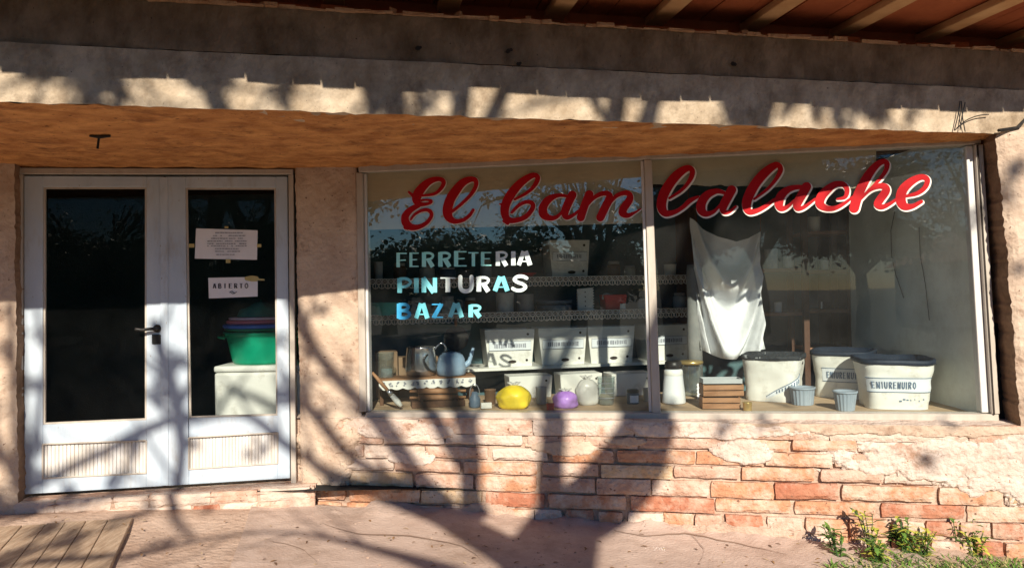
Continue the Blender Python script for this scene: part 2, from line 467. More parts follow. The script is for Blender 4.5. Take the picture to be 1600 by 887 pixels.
def thing(name, label, cat, loc=(0, 0, 0), rz=0, group=None):
    o = bpy.data.objects.new(name, None)
    o.empty_display_size = 0.1
    C.objects.link(o)
    o.location = loc
    o.rotation_euler = (0, 0, rz)
    tag(o, label, cat, group)
    WLOC[o.name] = Vector(loc)
    return o
def tag(o, label, cat, group=None):
    o['label'] = label; o['category'] = cat
    if group: o['group'] = group
    return o
def kids(o):
    return [c for c in C.objects if c.parent == o]
def dup(o, loc, rz=None, label=None, scale=None):
    def cp(x, par):
        c = x.copy(); C.objects.link(c)
        if par: c.parent = par
        for ch in kids(x):
            cp(ch, c)
        return c
    r = cp(o, None)
    r.location = loc
    if rz is not None: r.rotation_euler = (0, 0, rz)
    if label: r['label'] = label
    if scale: r.scale = (scale, scale, scale)
    return r

def catmull(pts, n=6):
    out = []
    P = [pts[0]] + list(pts) + [pts[-1]]
    for i in range(1, len(P) - 2):
        for k in range(n):
            t = k / n
            q = []
            for a, b, c, d in zip(P[i - 1], P[i], P[i + 1], P[i + 2]):
                q.append(0.5 * (2 * b + (c - a) * t + (2 * a - 5 * b + 4 * c - d) * t * t + (3 * b - a - 3 * c + d) * t ** 3))
            out.append(tuple(q))
    out.append(tuple(pts[-1]))
    return out

# ================================================================== SETTING
g = MB()
def gfn(xs, ys):
    vs, fs = [], []
    for y in ys:
        for x in xs:
            near = max(0, 1 - abs(y - 4) / 4) * max(0, 1 - abs(x) / 6)
            z = gz(x, y) + near * (0.012 * nz((x, y, 0), 2.5) + 0.006 * nz((x, y, 3), 9)) + (berm(x, y) if 2.5 < y < 5.2 and abs(x) < 5 else 0)
            vs.append((x, y, z))
    nx = len(xs)
    for j in range(len(ys) - 1):
        for i in range(nx - 1):
            a = j * nx + i
            fs.append((a, a + 1, a + nx + 1, a + nx))
    g.add(vs, fs)
gfn([-400, -60, -15, -7] + [-5 + 0.08 * i for i in range(126)] + [7, 15, 60, 400],
    [-400, -60, -20, -8, -3, 0, 1.5, 2.4] + [2.6 + 0.06 * i for i in range(50)] + [7, 12, 60, 400])
gr = g.build('ground', ground_m, smooth=True)
gr['kind'] = 'structure'
st = MB()
st.add([(-300, -13, gz(-7, 0) + .06), (300, -13, gz(7, 0) + .06), (300, -5, gz(7, 0) + .06), (-300, -5, gz(-7, 0) + .06)], [(0, 1, 2, 3)])
st.v = []; st.f = []; st.m = []
verge_m = mat('verge_shade_colour', (0.018, 0.022, 0.010), (0.04, 0.04, 0.02), scale=1, rough=1, bump=0.3, bscale=6)  # unseen dark strips added to cut bounce and dim reflections; shade in the colour
xs = [-300, -7, 7, 300]
st.add([(x, y, gz(x, 0) + 0.004) for y in (-13, -3.2) for x in xs], [(0, 1, 5, 4), (1, 2, 6, 5), (2, 3, 7, 6)])
so_ = st.build('street', street_m)
so_['kind'] = 'structure'
vg = MB()
vg.add([(x, y, gz(x, 0) + 0.004) for y in (-3.2, 1.7) for x in xs], [(0, 1, 5, 4), (1, 2, 6, 5), (2, 3, 7, 6)])
vg.add([(x, y, gz(x, 0) + 0.004) for y in (-390, -13) for x in xs], [(0, 1, 5, 4), (1, 2, 6, 5), (2, 3, 7, 6)])
vg_o = vg.build('added_dark_verge', verge_m)
vg_o['kind'] = 'structure'

# pavement slab in front of the window, with a real edge at its left end
pv = MB()
pl0 = hit_g(368, 816); pl1 = hit_g(332, 887)
dirv = (pl1 - pl0).normalized()
pl2 = pl0 + dirv * 3.2
def pfn(u, v):
    x0 = pl0.x + (pl2.x - pl0.x) * v
    y = 4.98 + (2.2 - 4.98) * v
    x = x0 + (2.35 - x0) * u
    z = gz(x, y) + 0.016 + 0.004 * nz((x, y, 1), 3) + 0.003 * nz((x, y, 1), 14) + berm(x, y)
    if u == 0:
        z = gz(x, y) - 0.02
        x -= 0.004
    return Vector((x, y, z))
vs_n, us_n = 90, 120
pv.grid(lambda u, v: pfn(0 if u == 0 else (u - 1 / us_n) / (1 - 1 / us_n) + 1e-6, v), us_n, vs_n, flip=True)
pv_o = pv.build('pavement', pave_m, smooth=False)
pv_o['kind'] = 'structure'

# ================================================================== SHOP
shop = thing('shop_building', 'old plastered and brick corner shop front with white double door and large painted show window', 'shop', (0, 4.9, -0.1))
ZS = 2.31
# --- lintel: lower lift and upper lift with the casting joint between them
def lift(z0, z1, d, seed, rag_lo, nu=190, nv=14, a0=-5.2, a1=4.6):
    mb = MB()
    def fn(u, v):
        a = a0 + (a1 - a0) * u
        z = z0 + (z1 - z0) * v
        dd = d + 0.007 * nz((a, z * 2, seed), 3) + 0.003 * nz((a, z, seed), 16)
        if v == 0:
            z -= rag_lo * (0.5 + 0.5 * nz((a, 0, seed), 14)) + rag_lo * 0.5 * abs(nz((a, 0, seed + 5), 40))
            dd -= 0.012 * abs(nz((a, 0, seed), 22))
        if v == 1:
            z += 0.004 * nz((a, 1, seed), 10) - 0.004
        return FB.pt(a, z, dd)
    mb.grid(fn, nu, nv)
    q = [FB.pt(a0, z0, d), FB.pt(a1, z0, d), FB.pt(a1, z1, d), FB.pt(a0, z1, d)]
    b = [p - FB.n * 0.28 for p in q]
    q = [p - FB.n * 0.03 for p in q]
    mb.add(q + b, [(7, 6, 5, 4), (1, 0, 4, 5), (2, 1, 5, 6), (3, 2, 6, 7), (0, 3, 7, 4)])
    e = []
    nrow = nu + 1
    for i in range(nu + 1):                     # close the strip between the rough face and the core, top edge
        e.append(i)
    base = 0
    top = nv * nrow
    tv = [mb.v[top + i] - FB.n * 0.06 for i in range(nrow)]
    bv = [mb.v[i] - FB.n * 0.06 + Vector((0, 0, 0.012)) for i in range(nrow)]
    o = len(mb.v)
    mb.v += tv + bv
    for i in range(nu):
        mb.f.append([top + i, top + i + 1, o + i + 1, o + i]); mb.m.append(0)
        mb.f.append([i + 1, i, o + nrow + i, o + nrow + i + 1]); mb.m.append(0)
    return mb
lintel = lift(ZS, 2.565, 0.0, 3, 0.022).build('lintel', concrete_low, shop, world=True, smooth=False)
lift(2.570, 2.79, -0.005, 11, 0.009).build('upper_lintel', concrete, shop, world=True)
mb = MB()
mb.fbox(FB, -5.2, 4.6, 2.556, 2.576, -0.03, -0.2)
mb.build('lintel_joint', rubber, shop, world=True)

# crumbling mortar ledge and the recessed course of bricks above the lintel
mb = MB()
a = -5.2
while a < 4.6:
    l = random.uniform(0.03, 0.16)
    h = random.uniform(0.008, 0.022)
    mb.box(FB.pt(a + l / 2, 2.79 + h / 2 - 0.003, -0.03 + random.uniform(-0.012, 0.012)), (l * 1.02, random.uniform(0.05, 0.09), h), FB.ang + random.uniform(-.08, .08), 0.004)
    if random.random() < 0.12:
        mb.box(FB.pt(a, 2.81, -0.04), (random.uniform(.02, .05), .04, random.uniform(.02, .045)), random.uniform(0, 1), 0.005)
    a += l
mb.build('mortar_ledge', mat('crumbling_mortar', (0.42, 0.24, 0.13), (0.58, 0.38, 0.24), scale=12, bump=0.6, bscale=40, rough=0.95), shop, world=True, bevel=0.004)
mb = MB()
mb.fbox(FB, -5.2, 4.6, 2.78, 2.99, -0.24, -0.4)
a = -5.2
while a < 4.6:
    mb.box(FB.pt(a + 0.085, 2.835, -0.19 + random.uniform(-.015, .01)), (random.uniform(.12, .19), 0.12, 0.06 + random.uniform(-.015, .015)), FB.ang, 0.008)
    a += 0.22 + random.uniform(-.02, .06)
mb.build('brick_course', terracotta, shop, world=True, bevel=0.006)

# roof deck of terracotta boards on rafters
roof = MB()
a = -5.4
while a < 4.8:
    e = 0.95 + random.uniform(-0.014, 0.010)
    wdt = random.uniform(0.10, 0.26)
    if random.random() < 0.08: e -= 0.05
    zz = 2.945 + random.uniform(0, 0.006)
    roof.hexa([FB.pt(a, zz, e), FB.pt(a + wdt - 0.006, zz, e), FB.pt(a + wdt - 0.006, zz + 0.05, e), FB.pt(a, zz + 0.05, e)],
              [FB.pt(a, zz, -0.9), FB.pt(a + wdt - 0.006, zz, -0.9), FB.pt(a + wdt - 0.006, zz + 0.05, -0.9), FB.pt(a, zz + 0.05, -0.9)])
    a += wdt
roof.fbox(FB, -5.4, 4.8, 3.0, 3.05, 0.80, -3.2)
ro = roof.build('roof', terracotta, shop, world=True)
for i in range(-8, 9):
    a = FB.sz(1205, 30)[0] + 0.585 * i
    if a < -5.3 or a > 4.7: continue
    mb = MB()
    mb.fbox(FB, a - 0.055, a + 0.055, 2.90, 2.944, 0.72, -0.3)
    mb.build('rafter', rafter_m, ro, world=True, bevel=0.004)

# --- soffit of the porch
def wall_y(x):
    return (4.95 + 0.17 * (x + 2.37)) if x < -1.25 else (4.944 - 0.142 * x)
sof = MB()
def sfn(u, v):
    a = -5.0 + 9.1 * u
    f = FB.pt(a, 0, 0)
    x = f.x
    y1 = wall_y(x) + 0.12
    y0 = f.y
    y1 = max(y1, y0 + 0.05)
    vv = v ** 0.8
    y = y0 + (y1 - y0) * vv
    z = ZS - 0.006 - 0.016 * vv + 0.012 * nz((x * 0.6, y * 2.2, 4), 2.2) + 0.010 * nz((x, y * 1.6, 9), 8) + 0.006 * nz((x, y * 1.5, 2), 22)
    if v == 0:
        z -= 0.006 * abs(nz((x, 0, 8), 18)) - 0.004
        y += 0.014 * nz((x, 0, 3), 15) + 0.006
    return Vector((x, y, z))
sof.grid(sfn, 260, 34, flip=True)
sof.build('soffit', soffit_m, shop, world=True, smooth=False)
mb = MB()                                         # solid slab over the porch
mb.add([FB.pt(-5, 2.40, -.02), FB.pt(4.2, 2.40, -.02), (4.2, 7.2, 2.40), (-5, 7.2, 2.40)], [(3, 2, 1, 0)])
mb.add([FB.pt(-5, 2.50, -.25), FB.pt(4.2, 2.50, -.25), (4.2, 7.2, 2.50), (-5, 7.2, 2.50)], [(0, 1, 2, 3)])
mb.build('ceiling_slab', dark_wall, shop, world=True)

# --- masonry faces with rough plaster
def rough_wall(mb, F, poly, d, nu, nv, amp=0.012, seed=0, thick=0.15, edge=0.012):
    """poly: bl, br, tr, tl as (s, z); rough front, plain sides"""
    bl, br, tr, tl = poly
    def loc(u, v):
        a = (bl[0] * (1 - u) + br[0] * u) * (1 - v) + (tl[0] * (1 - u) + tr[0] * u) * v
        z = (bl[1] * (1 - u) + br[1] * u) * (1 - v) + (tl[1] * (1 - u) + tr[1] * u) * v
        return a, z
    def fn(u, v):
        a, z = loc(u, v)
        dd = d + amp * nz((a, z, seed), 4) + amp * 0.5 * nz((a, z, seed), 13) + amp * .25 * nz((a, z, seed), 34)
        eu = min(u, 1 - u) * nu
        if eu < 1.5:
            dd -= edge * (1.5 - eu) / 1.5
            if eu == 0:
                a += edge * .55 * nz((a, z, seed + 7), 4) + edge * .45 * nz((a, z, seed), 31) + edge * .3 * nz((a, z, seed + 2), 70)
        return F.pt(a, z, dd)
    mb.grid(fn, nu, nv)
    n = nu + 1
    o = len(mb.v) - n * (nv + 1)
    L = [o + j * n for j in range(nv + 1)]
    Rr = [o + j * n + nu for j in range(nv + 1)]
    for side, flip in ((L, True), (Rr, False)):
        base = len(mb.v)
        for idx in side:
            p = mb.v[idx]
            mb.v.append(p - F.n * thick)
        for j in range(nv):
            q = [side[j], side[j + 1], base + j + 1, base + j]
            mb.f.append(q[::-1] if not flip else q); mb.m.append(1)
    for row in (0, nv):
        idx = [o + row * n + i for i in range(n)]
        base = len(mb.v)
        for i in idx:
            mb.v.append(mb.v[i] - F.n * thick)
        for i in range(nu):
            mb.f.append([idx[i], idx[i + 1], base + i + 1, base + i]); mb.m.append(1)

FC = Frame(-1.27, 5.055, R(1.5))                  # column face
cl0 = FC.sz(460, 262); cl1 = FC.sz(471, 766); cr0 = FC.sz(557, 262); cr1 = FC.sz(563, 680)
mb = MB()
rough_wall(mb, FC, [(cl1[0], 0.085), (cr1[0] + 0.01, 0.085), (cr0[0], 2.33), (cl0[0], 2.33)], 0, 34, 120, 0.008, 2, 0.25, 0.012)
mb.build('column', [plaster, plaster], shop, world=True)
# left pier
FL = Frame(FD.hit(30, 500).x, FD.hit(30, 500).y, FD.ang)
mb = MB()
e0 = FL.sz(20, 260, 0.14)[0]; e1 = FL.sz(26, 780, 0.14)[0]
rough_wall(mb, FL, [(-2.2, -0.1), (e1, -0.1), (e0, 2.33), (-2.2, 2.33)], 0.14, 60, 110, 0.010, 5, 0.22, 0.02)
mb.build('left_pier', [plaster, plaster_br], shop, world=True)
# right pier
mb = MB()
rb = FF.sz(1598, 662)[0]; rt = FF.sz(1560, 210)[0]
rough_wall(mb, FF, [(rb, 0.56), (rb + 1.6, 0.56), (rb + 1.6, 2.325), (rt, 2.325)], 0.0, 60, 90, 0.014, 9, 0.30, 0.022)
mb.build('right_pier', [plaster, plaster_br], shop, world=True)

# --- brick base
ROWS = [(0.477, 0.577), (0.395, 0.475), (0.303, 0.392), (0.212, 0.300), (0.104, 0.208), (0.004, 0.100), (-0.10, 0.0), (-0.20, -0.104), (-0.30, -0.204)]
sL = FF.sz(482, 700)[0]
sR = FF.sx(4.4)
mb = MB()
mb.k = 5
def back(u, v):
    a = sL - 0.25 + (sR - sL + 0.25) * u
    z = -0.34 + 0.905 * v
    dd = -0.038 + 0.012 * nz((a, z, 1), 5) + 0.006 * nz((a, z, 4), 18)
    return FF.pt(a, z, dd)
mb.grid(back, 220, 50)
mb.k = 0
def brick(F, a0, a1, z0, z1, d, k, jit=0.006):
    # a 5 x 3 face so that edges can be worn
    nu, nv = max(5, int((a1 - a0) / 0.045)), 4
    sd_ = random.uniform(0, 100)
    tilt = random.uniform(-0.006, 0.006)
    vs = []
    for j in range(nv + 1):
        for i in range(nu + 1):
            u, v = i / nu, j / nv
            a = a0 + (a1 - a0) * u
            z = z0 + (z1 - z0) * v + tilt * (u - .5)
            dd = d + 0.005 * nz((a, z, sd_), 8) + 0.003 * nz((a, z, sd_), 22)
            ed = min(u * (a1 - a0), (1 - u) * (a1 - a0), v * (z1 - z0), (1 - v) * (z1 - z0))
            if ed < 0.004:
                dd -= 0.005 + 0.022 * max(0, nz((a, z, sd_), 15)) ** 1.2
                if i in (0, nu): a += jit * nz((a, z, sd_), 18) * 1.4
                if j in (0, nv): z += jit * nz((a, z, sd_ + 3), 12)
                if i in (0, nu) and j in (0, nv):
                    a += random.uniform(0, .007) * (1 if i == 0 else -1)
            vs.append(F.pt(a, z, dd))
    fs = []
    n = nu + 1
    for j in range(nv):
        for i in range(nu):
            q = j * n + i
            fs.append((q, q + 1, q + n + 1, q + n))
    ring = [i for i in range(n)] + [j * n + nu for j in range(1, nv + 1)] + [nv * n + i for i in range(nu - 1, -1, -1)] + [j * n for j in range(nv - 1, 0, -1)]
    o = len(vs)
    for r in ring:
        vs.append(vs[r] - F.n * 0.05)
    m = len(ring)
    for i in range(m):
        fs.append((ring[i], o + i, o + (i + 1) % m, ring[(i + 1) % m]))
    mb.add(vs, fs, k)
WEI = [  # red, orange, pink, buff, pale, per row
    (0, 1, 3, 0, 4), (0, 1, 3, 1, 4), (0.8, 2.5, 3, 1, 2), (0.8, 2.5, 3, 1, 1.6), (1.6, 3.5, 2.5, .6, 0.8), (2.2, 3.5, 2, 0.3, 0.5), (2.6, 3, 2, 0, 0.5), (1, 2, 3, 0, 0.5), (1, 2, 3, 0, 0.5)]
for r, (z0, z1) in enumerate(ROWS):
    a = (sL if r < 5 else sL - 0.22) - random.uniform(0, 0.2)
    first = True
    while a < sR:
        if r == 0: l = random.uniform(0.4, 0.8)
        elif r in (6, 7): l = random.uniform(0.16, 0.27)
        else: l = random.uniform(0.34, 0.56)
        k = random.choices(range(5), WEI[r])[0]
        gap = random.choice((0.008, 0.014, 0.024, 0.034)) if r > 0 else 0.003
        st_ = max(a, sL if r < 5 else sL - 0.2)
        dz = random.uniform(-0.003, 0.003)
        hgap = 0.002 if r == 0 else random.choice((0.008, 0.013, 0.018))
        if a + l - gap - st_ > 0.05:
            d = random.uniform(-0.014, 0.004) if r != 0 else random.uniform(-0.006, 0.0)
            if r > 6: d += 0.012
            brick(FF, st_, a + l - gap, z0 + dz + hgap, z1 + dz, d, k)
        a += l
bw = mb.build('brick_wall', BRICKS + [mortar], shop, world=True)
# ledge under the window frame
mb = MB()
def ledge(u, v):
    a = sL - 0.1 + (FF.sx(3.3) - sL + 0.1) * u
    fr = FF.pt(a, 0, -0.012 + 0.004 * nz((a, 0, 2), 12))
    bk = Vector((fr.x, 4.944 - 0.142 * fr.x + 0.06, 0))
    p = fr.lerp(bk, v)
    p.z = 0.574 + 0.018 * v + 0.004 * nz((p.x, p.y, 0), 9)
    return p
mb.grid(ledge, 120, 6)
mb.build('window_sill', whiteplaster, shop, world=True, smooth=True)

# plaster clinging to the bricks
def patch(cx, cz, rx, rz, seed, k, d=0.006):
    m2 = MB()
    rx *= 1.25; rz *= 1.25
    nu, nv = int(rx * 2 / 0.011), int(rz * 2 / 0.009)
    idx = {}
    vs = []
    for j in range(nv + 1):
        for i in range(nu + 1):
            a = cx - rx + 2 * rx * i / nu
            z = cz - rz + 2 * rz * j / nv
            e = 1.45 * (((a - cx) / rx) ** 2 + ((z - cz) / rz) ** 2)
            f = 1 - e + 0.75 * nz((a, z * 1.3, seed), 7) + 0.35 * nz((a, z, seed), 24) + 0.2 * nz((a, z, seed), 50)
            if z < 0.580:
                f2 = max(-1, min(1, f * 3.0))
                dep = -0.03 + (d + 0.03) * (0.5 + 0.5 * math.sin(f2 * math.pi / 2)) + 0.004 * nz((a, z, seed), 9) + 0.004 * nz((a, z, seed), 26) + 0.0025 * nz((a, z, seed), 55)
                if f2 > -0.99:
                    idx[i, j] = len(vs)
                    vs.append(FF.pt(a, z, dep))
    fs = []
    for j in range(nv):
        for i in range(nu):
            q = [(i, j), (i + 1, j), (i + 1, j + 1), (i, j + 1)]
            if all(x in idx for x in q):
                fs.append([idx[x] for x in q])
    m2.add(vs, fs)
    o = m2.build('plaster_patch', k, bw, world=True)
for (px, py, rx, rz_, k) in [(1490, 722, 0.62, 0.13, whiteplaster), (1590, 730, 0.42, 0.20, whiteplaster), (1350, 668, 0.9, 0.045, plaster), (1110, 672, 0.55, 0.05, whiteplaster),
                             (510, 700, 0.20, 0.26, plaster), (620, 672, 0.36, 0.06, whiteplaster), (1160, 705, 0.16, 0.07, whiteplaster),
                             (1580, 665, 0.35, 0.05, plaster), (760, 800, 0.22, 0.05, mortar), (1120, 835, 0.5, 0.07, mortar), (880, 700, 0.2, 0.05, plaster), (640, 715, 0.14, 0.05, whiteplaster), (980, 690, 0.12, 0.03, plaster)]:
    a, z = FF.sz(px, py)
    patch(a, z, rx, rz_, px * 0.13, k, d=0.006 if k is not mortar else 0.010)

# --- doorstep
mb = MB()
def step_top(u, v):
    f0 = FD.hit(-30, 790, 0.15); f1 = FD.hit(485, 770, 0.12)
    a = f0.lerp(f1, u)
    return a
F_ST = Frame(FD.hit(250, 780, 0.15).x, FD.hit(250, 780, 0.15).y, R(8.0))
sa0 = F_ST.sz(-60, 790)[0]; sa1 = F_ST.sz(492, 780)[0]
random.seed(21)
def stp(u, v):
    a = sa0 + (sa1 - sa0) * u
    z = 0.135 + 0.004 * nz((a, v, 3), 8) - (0.03 if v == 0 else 0)
    return F_ST.pt(a, z, 0.0 - 0.45 * v + 0.008 * nz((a, 2, 3), 10))
mb.k = 2
mb.grid(stp, 70, 6)
mb.k = 5
mb.grid(lambda u, v: F_ST.pt(sa0 + (sa1 - sa0) * u, -0.1 + 0.22 * v, -0.012 + 0.008 * nz((u * 3, v, 1), 10)), 60, 8)
mb.k = 0
for z0, z1, kk in ((0.055, 0.132, 4), (-0.03, 0.052, 2)):
    a = sa0
    while a < sa1:
        l = random.uniform(0.22, 0.42)
        k = random.choice((4, 4, 2, 2, kk))
        pxm = 800 + FPX * F_ST.pt(a + l / 2, 0).x / F_ST.pt(a + l / 2, 0).y
        if z0 > 0 and 285 < pxm < 345 : k, l = 3, 0.13
        if z0 < 0 and 290 < pxm < 360 : k, l = 0, 0.17
        brick(F_ST, a, min(a + l - random.choice((.004, .012)), sa1), z0 + random.uniform(-.004, .004), z1, random.uniform(-0.006, 0.006), k)
        a += l
mb.build('doorstep', BRICKS + [mortar], shop, world=True)

# --- door frame and doors
mb = MB()
mb.fquad(FD, [(29, 788), (40, 788), (40, 274), (29, 274)], 0.05, -0.06)
mb.fquad(FD, [(29, 273.6), (459, 274), (459, 266), (29, 264)], 0.052, -0.06)
mb.fquad(FD, [(456, 752), (464, 752), (459.5, 274.4), (452, 274.4)], 0.05, -0.06)
mb.fquad(FD, [(24, 263.5), (462, 265.5), (462, 255), (24, 250)], 0.0, -0.06)
mb.build('door_frame', frame_m, shop, world=True, bevel=0.003)
def door(out, gl, pn, label):
    """out/gl/pn: bl br tr tl pixel quads of the leaf, its glass and its lower panel"""
    mb = MB()
    B, G, Pn = out, gl, pn
    def rail(q): mb.fquad(FD, q, 0.03, -0.012)
    rail([B[0], (G[0][0], B[0][1] + (B[1][1] - B[0][1]) * (G[0][0] - B[0][0]) / (B[1][0] - B[0][0])), (G[3][0], B[3][1]), B[3]])
    xl, xr = G[0][0], G[1][0]
    def yb(x): return B[0][1] + (B[1][1] - B[0][1]) * (x - B[0][0]) / (B[1][0] - B[0][0])
    rail([(xr, yb(xr)), B[1], B[2], (G[2][0], B[2][1])])
    rail([G[3], G[2], (G[2][0], B[2][1]), (G[3][0], B[3][1])])
    P2 = [(xl, Pn[0][1]), (xr, Pn[1][1]), (xr, Pn[2][1]), (xl, Pn[3][1])]
    rail([P2[3], P2[2], G[1], G[0]])
    rail([(xl, yb(xl)), (xr, yb(xr)), P2[1], P2[0]])
    d = mb.build('door', door_paint, shop, world=True, bevel=0.003)
    if label: d['label'] = label
    m2 = MB()
    pts = [FD.hit(*p) for p in G]
    m2.add([p + FD.n * 0.004 for p in pts], [(0, 1, 2, 3)])
    m2.build('glass_pane', door_glass, d, world=True)
    # glazing bead
    m2 = MB()
    for i in range(4):
        p, q = pts[i], pts[(i + 1) % 4]
        ctr = (pts[0] + pts[2]) / 2
        t = (q - p).normalized()
        inn = FD.n.cross(t)
        if inn.dot(ctr - p) < 0: inn = -inn
        wv = inn * 0.012
        m2.hexa([p + FD.n * .021 + wv * .05, q + FD.n * .021 + wv * .05, q + FD.n * .021 + wv - t * .012, p + FD.n * .021 + wv + t * .012],
                [p + FD.n * .006 + wv * .05, q + FD.n * .006 + wv * .05, q + FD.n * .006 + wv - t * .012, p + FD.n * .006 + wv + t * .012])
    m2.build('glazing_bead', frame_m, d, world=True)
    m2 = MB()
    n = 27
    pp = [FD.hit(*p) for p in P2]
    for i in range(n):
        u0, u1 = i / n, (i + 0.86) / n
        q = [pp[0].lerp(pp[1], u0), pp[0].lerp(pp[1], u1), pp[3].lerp(pp[2], u1), pp[3].lerp(pp[2], u0)]
        dj = random.uniform(-.001, .001)
        m2.hexa([p + FD.n * (0.016 + dj) for p in q], [p + FD.n * 0.0 for p in q])
    m2.hexa([p + FD.n * 0.009 for p in pp], [p - FD.n * 0.008 for p in pp])
    m2.build('lower_panel', panel_paint, d, world=True, bevel=0.002)
    m2 = MB()
    def strip(a, b, w0, w1):
        p, q = a, b
        m2.tube([p + FD.n * .030, q + FD.n * .030], 0.006, 6)
    for i in range(4):
        strip(pp[i], pp[(i + 1) % 4], 0, 0)
    m2.build('panel_moulding', frame_m, d, world=True)
    return d
dl = door([(41, 770), (259, 757), (258, 277), (41, 276)], [(70, 662), (231, 655), (231, 293), (70, 293)], [(67, 745), (232, 737), (232, 686), (67, 692)], 'door leaf with black lever handle')
dr = door([(261, 757), (454, 745), (450, 277), (260, 277)], [(297, 652), (435, 648), (432, 294), (291, 294)], [(296, 731), (437, 722), (437, 674), (296, 682)], None)
mb = MB()                                        # meeting strip
mb.fquad(FD, [(254, 756), (266, 756), (264, 278), (252, 278)], 0.036, 0.0305)
mb.build('meeting_strip', door_paint, dr, world=True, bevel=0.002)
hp = FD.hit(246, 513, 0.03)
mb = MB()
mb.tube([hp, hp + FD.n * 0.012], [0.027, 0.025], 16)
mb.tube([hp, hp + FD.n * 0.05], 0.010, 10)
hp2 = hp + FD.n * 0.05
mb.tube(catmull([tuple(hp2 + FD.t * 0.008), tuple(hp2 - FD.t * 0.03), tuple(hp2 - FD.t * 0.08 - Vector((0, 0, .004))), tuple(hp2 - FD.t * 0.125 + Vector((0, 0, .002)))], 5), [0.011] * 15 + [0.008], 10)
mb.build('handle', black_m, dl, world=True, smooth=True)
mb = MB()
mb.fquad(FD, [(240, 537), (254, 537), (254, 522), (240, 522)], 0.040, 0.0302)
mb.build('lock_plate', black_m, dl, world=True, bevel=0.003)

# --- show window
mb = MB()
TL, TR, BR, BL = (563, 270), (1524, 226), (1553, 653), (575, 653)
def wpt(p): return FW.hit(*p)
mb.fquad(FW, [(563, 270.5), (1529, 226.5), (1529, 217), (562, 260)], 0.035, -0.06)       # head
mb.fquad(FW, [(572, 656), (1556, 657), (1555, 645), (575, 642)], 0.045, -0.06)       # sill bar
mb.fquad(FW, [(564, 641.8), (574.5, 641.8), (569, 271), (559, 271)], 0.035, -0.06)
mb.fquad(FW, [(1544, 644.5), (1556, 644.5), (1530, 228), (1518, 228)], 0.05, -0.06)
mb.fquad(FW, [(1019, 643.5), (1032, 643.5), (1018, 250.5), (1006, 251)], 0.036, -0.06)   # mullion
wf = mb.build('show_window', frame_m, shop, world=True, bevel=0.004)
for q, dd in (([(1532, 643.5), (1543.6, 643.5), (1517.6, 228.5), (1507, 229)], .018), ([(1014, 643), (1018.7, 643), (1005.7, 252), (1001, 252)], .016), ([(574.8, 641.6), (578.6, 641.6), (573, 272), (569.3, 272)], .014)):
    mb = MB()
    mb.fquad(FW, q, dd, -0.05)
    mb.build('inner_stop', alu, wf, world=True, bevel=0.003)
mb = MB()
mb.fquad(FW, [(1545.5, 645.5), (1548, 645.5), (1522, 229), (1519.5, 229)], 0.054, 0.0505)
mb.build('rubber_seal', rubber, wf, world=True)
for q in ([(577, 643), (1016, 644), (1003, 250), (569, 269)], [(1030, 644), (1535, 645), (1510, 227), (1016, 249)]):
    mb = MB()
    mb.add([wpt(p) for p in q], [(0, 1, 2, 3)])
    mb.build('glass_pane', win_glass if q[0][0] < 600 else dusty_glass, wf, world=True)

# blind strips behind the glass
mb = MB()
mb.grid(lambda u, v: FW.hit(570 + (1004 - 570) * u, (270 - 19.5 * u) * (1 - v) + (359 - 10.5 * u) * v, 0) - FW.n * (0.012 + 0.002 * nz((u * 4, v, 0), 2)), 30, 6, flip=True)
mb.build('cream_blind', cream, wf, world=True)
mb = MB()
def blind2(u, v):
    rag = 2.5 * nz((u * 9, 0, 2), 2) + 1.5 * nz((u * 9, 4, 2), 6)
    yb = 288 + 7 * u * 1.0 + (rag if v == 1 else 0)
    return FW.hit(1018 + (1370 - 1018) * u, (249 - 15.5 * u) * (1 - v) + yb * v, 0) - FW.n * (0.012 + 0.004 * nz((u * 6, v, 0), 2))
mb.grid(blind2, 80, 6, flip=True)
mb.build('cream_blind', cream, wf, world=True)

# painted lettering -------------------------------------------------
DEPTH = [0]
def ribbon(mb, F, pts, d, grow=0.0, off=(0, 0), flat=False, steps=6):
    """pts: (px, py, full width px)"""
    P = catmull(pts, steps) if len(pts) > 2 and not flat else pts
    W = [F.hit(p[0] + off[0], p[1] + off[1]) for p in P]
    sc = [w_.y / FPX for w_ in W]
    n = len(W)
    Lv, Rv = [], []
    for i in range(n):
        t = (W[min(i + 1, n - 1)] - W[max(i - 1, 0)])
        t = t.normalized()
        s = F.n.cross(t).normalized()
        h = (P[i][2] / 2 + grow) * sc[i]
        dd = d + 0.0006 * i / max(1, n - 1) + DEPTH[0]
        c = W[i] + F.n * dd
        Lv.append(c + s * h); Rv.append(c - s * h)
    vs = Lv + Rv
    fs = [(i, i + 1, n + i + 1, n + i) for i in range(n - 1)]
    mb.add(vs, fs)
    if not flat:                                  # rounded ends
        for i, sg in ((0, -1), (n - 1, 1)):
            t = (W[1] - W[0]).normalized() if i == 0 else (W[-1] - W[-2]).normalized()
            s = F.n.cross(t).normalized()
            h = (P[i][2] / 2 + grow) * sc[i]
            c = (Lv[i] + Rv[i]) / 2
            arc = [c + (s * math.cos(a) + t * sg * math.sin(a)) * h for a in [math.pi * k / 8 for k in range(9)]]
            mb.add(arc, [tuple(range(9))])
    DEPTH[0] += 0.00008

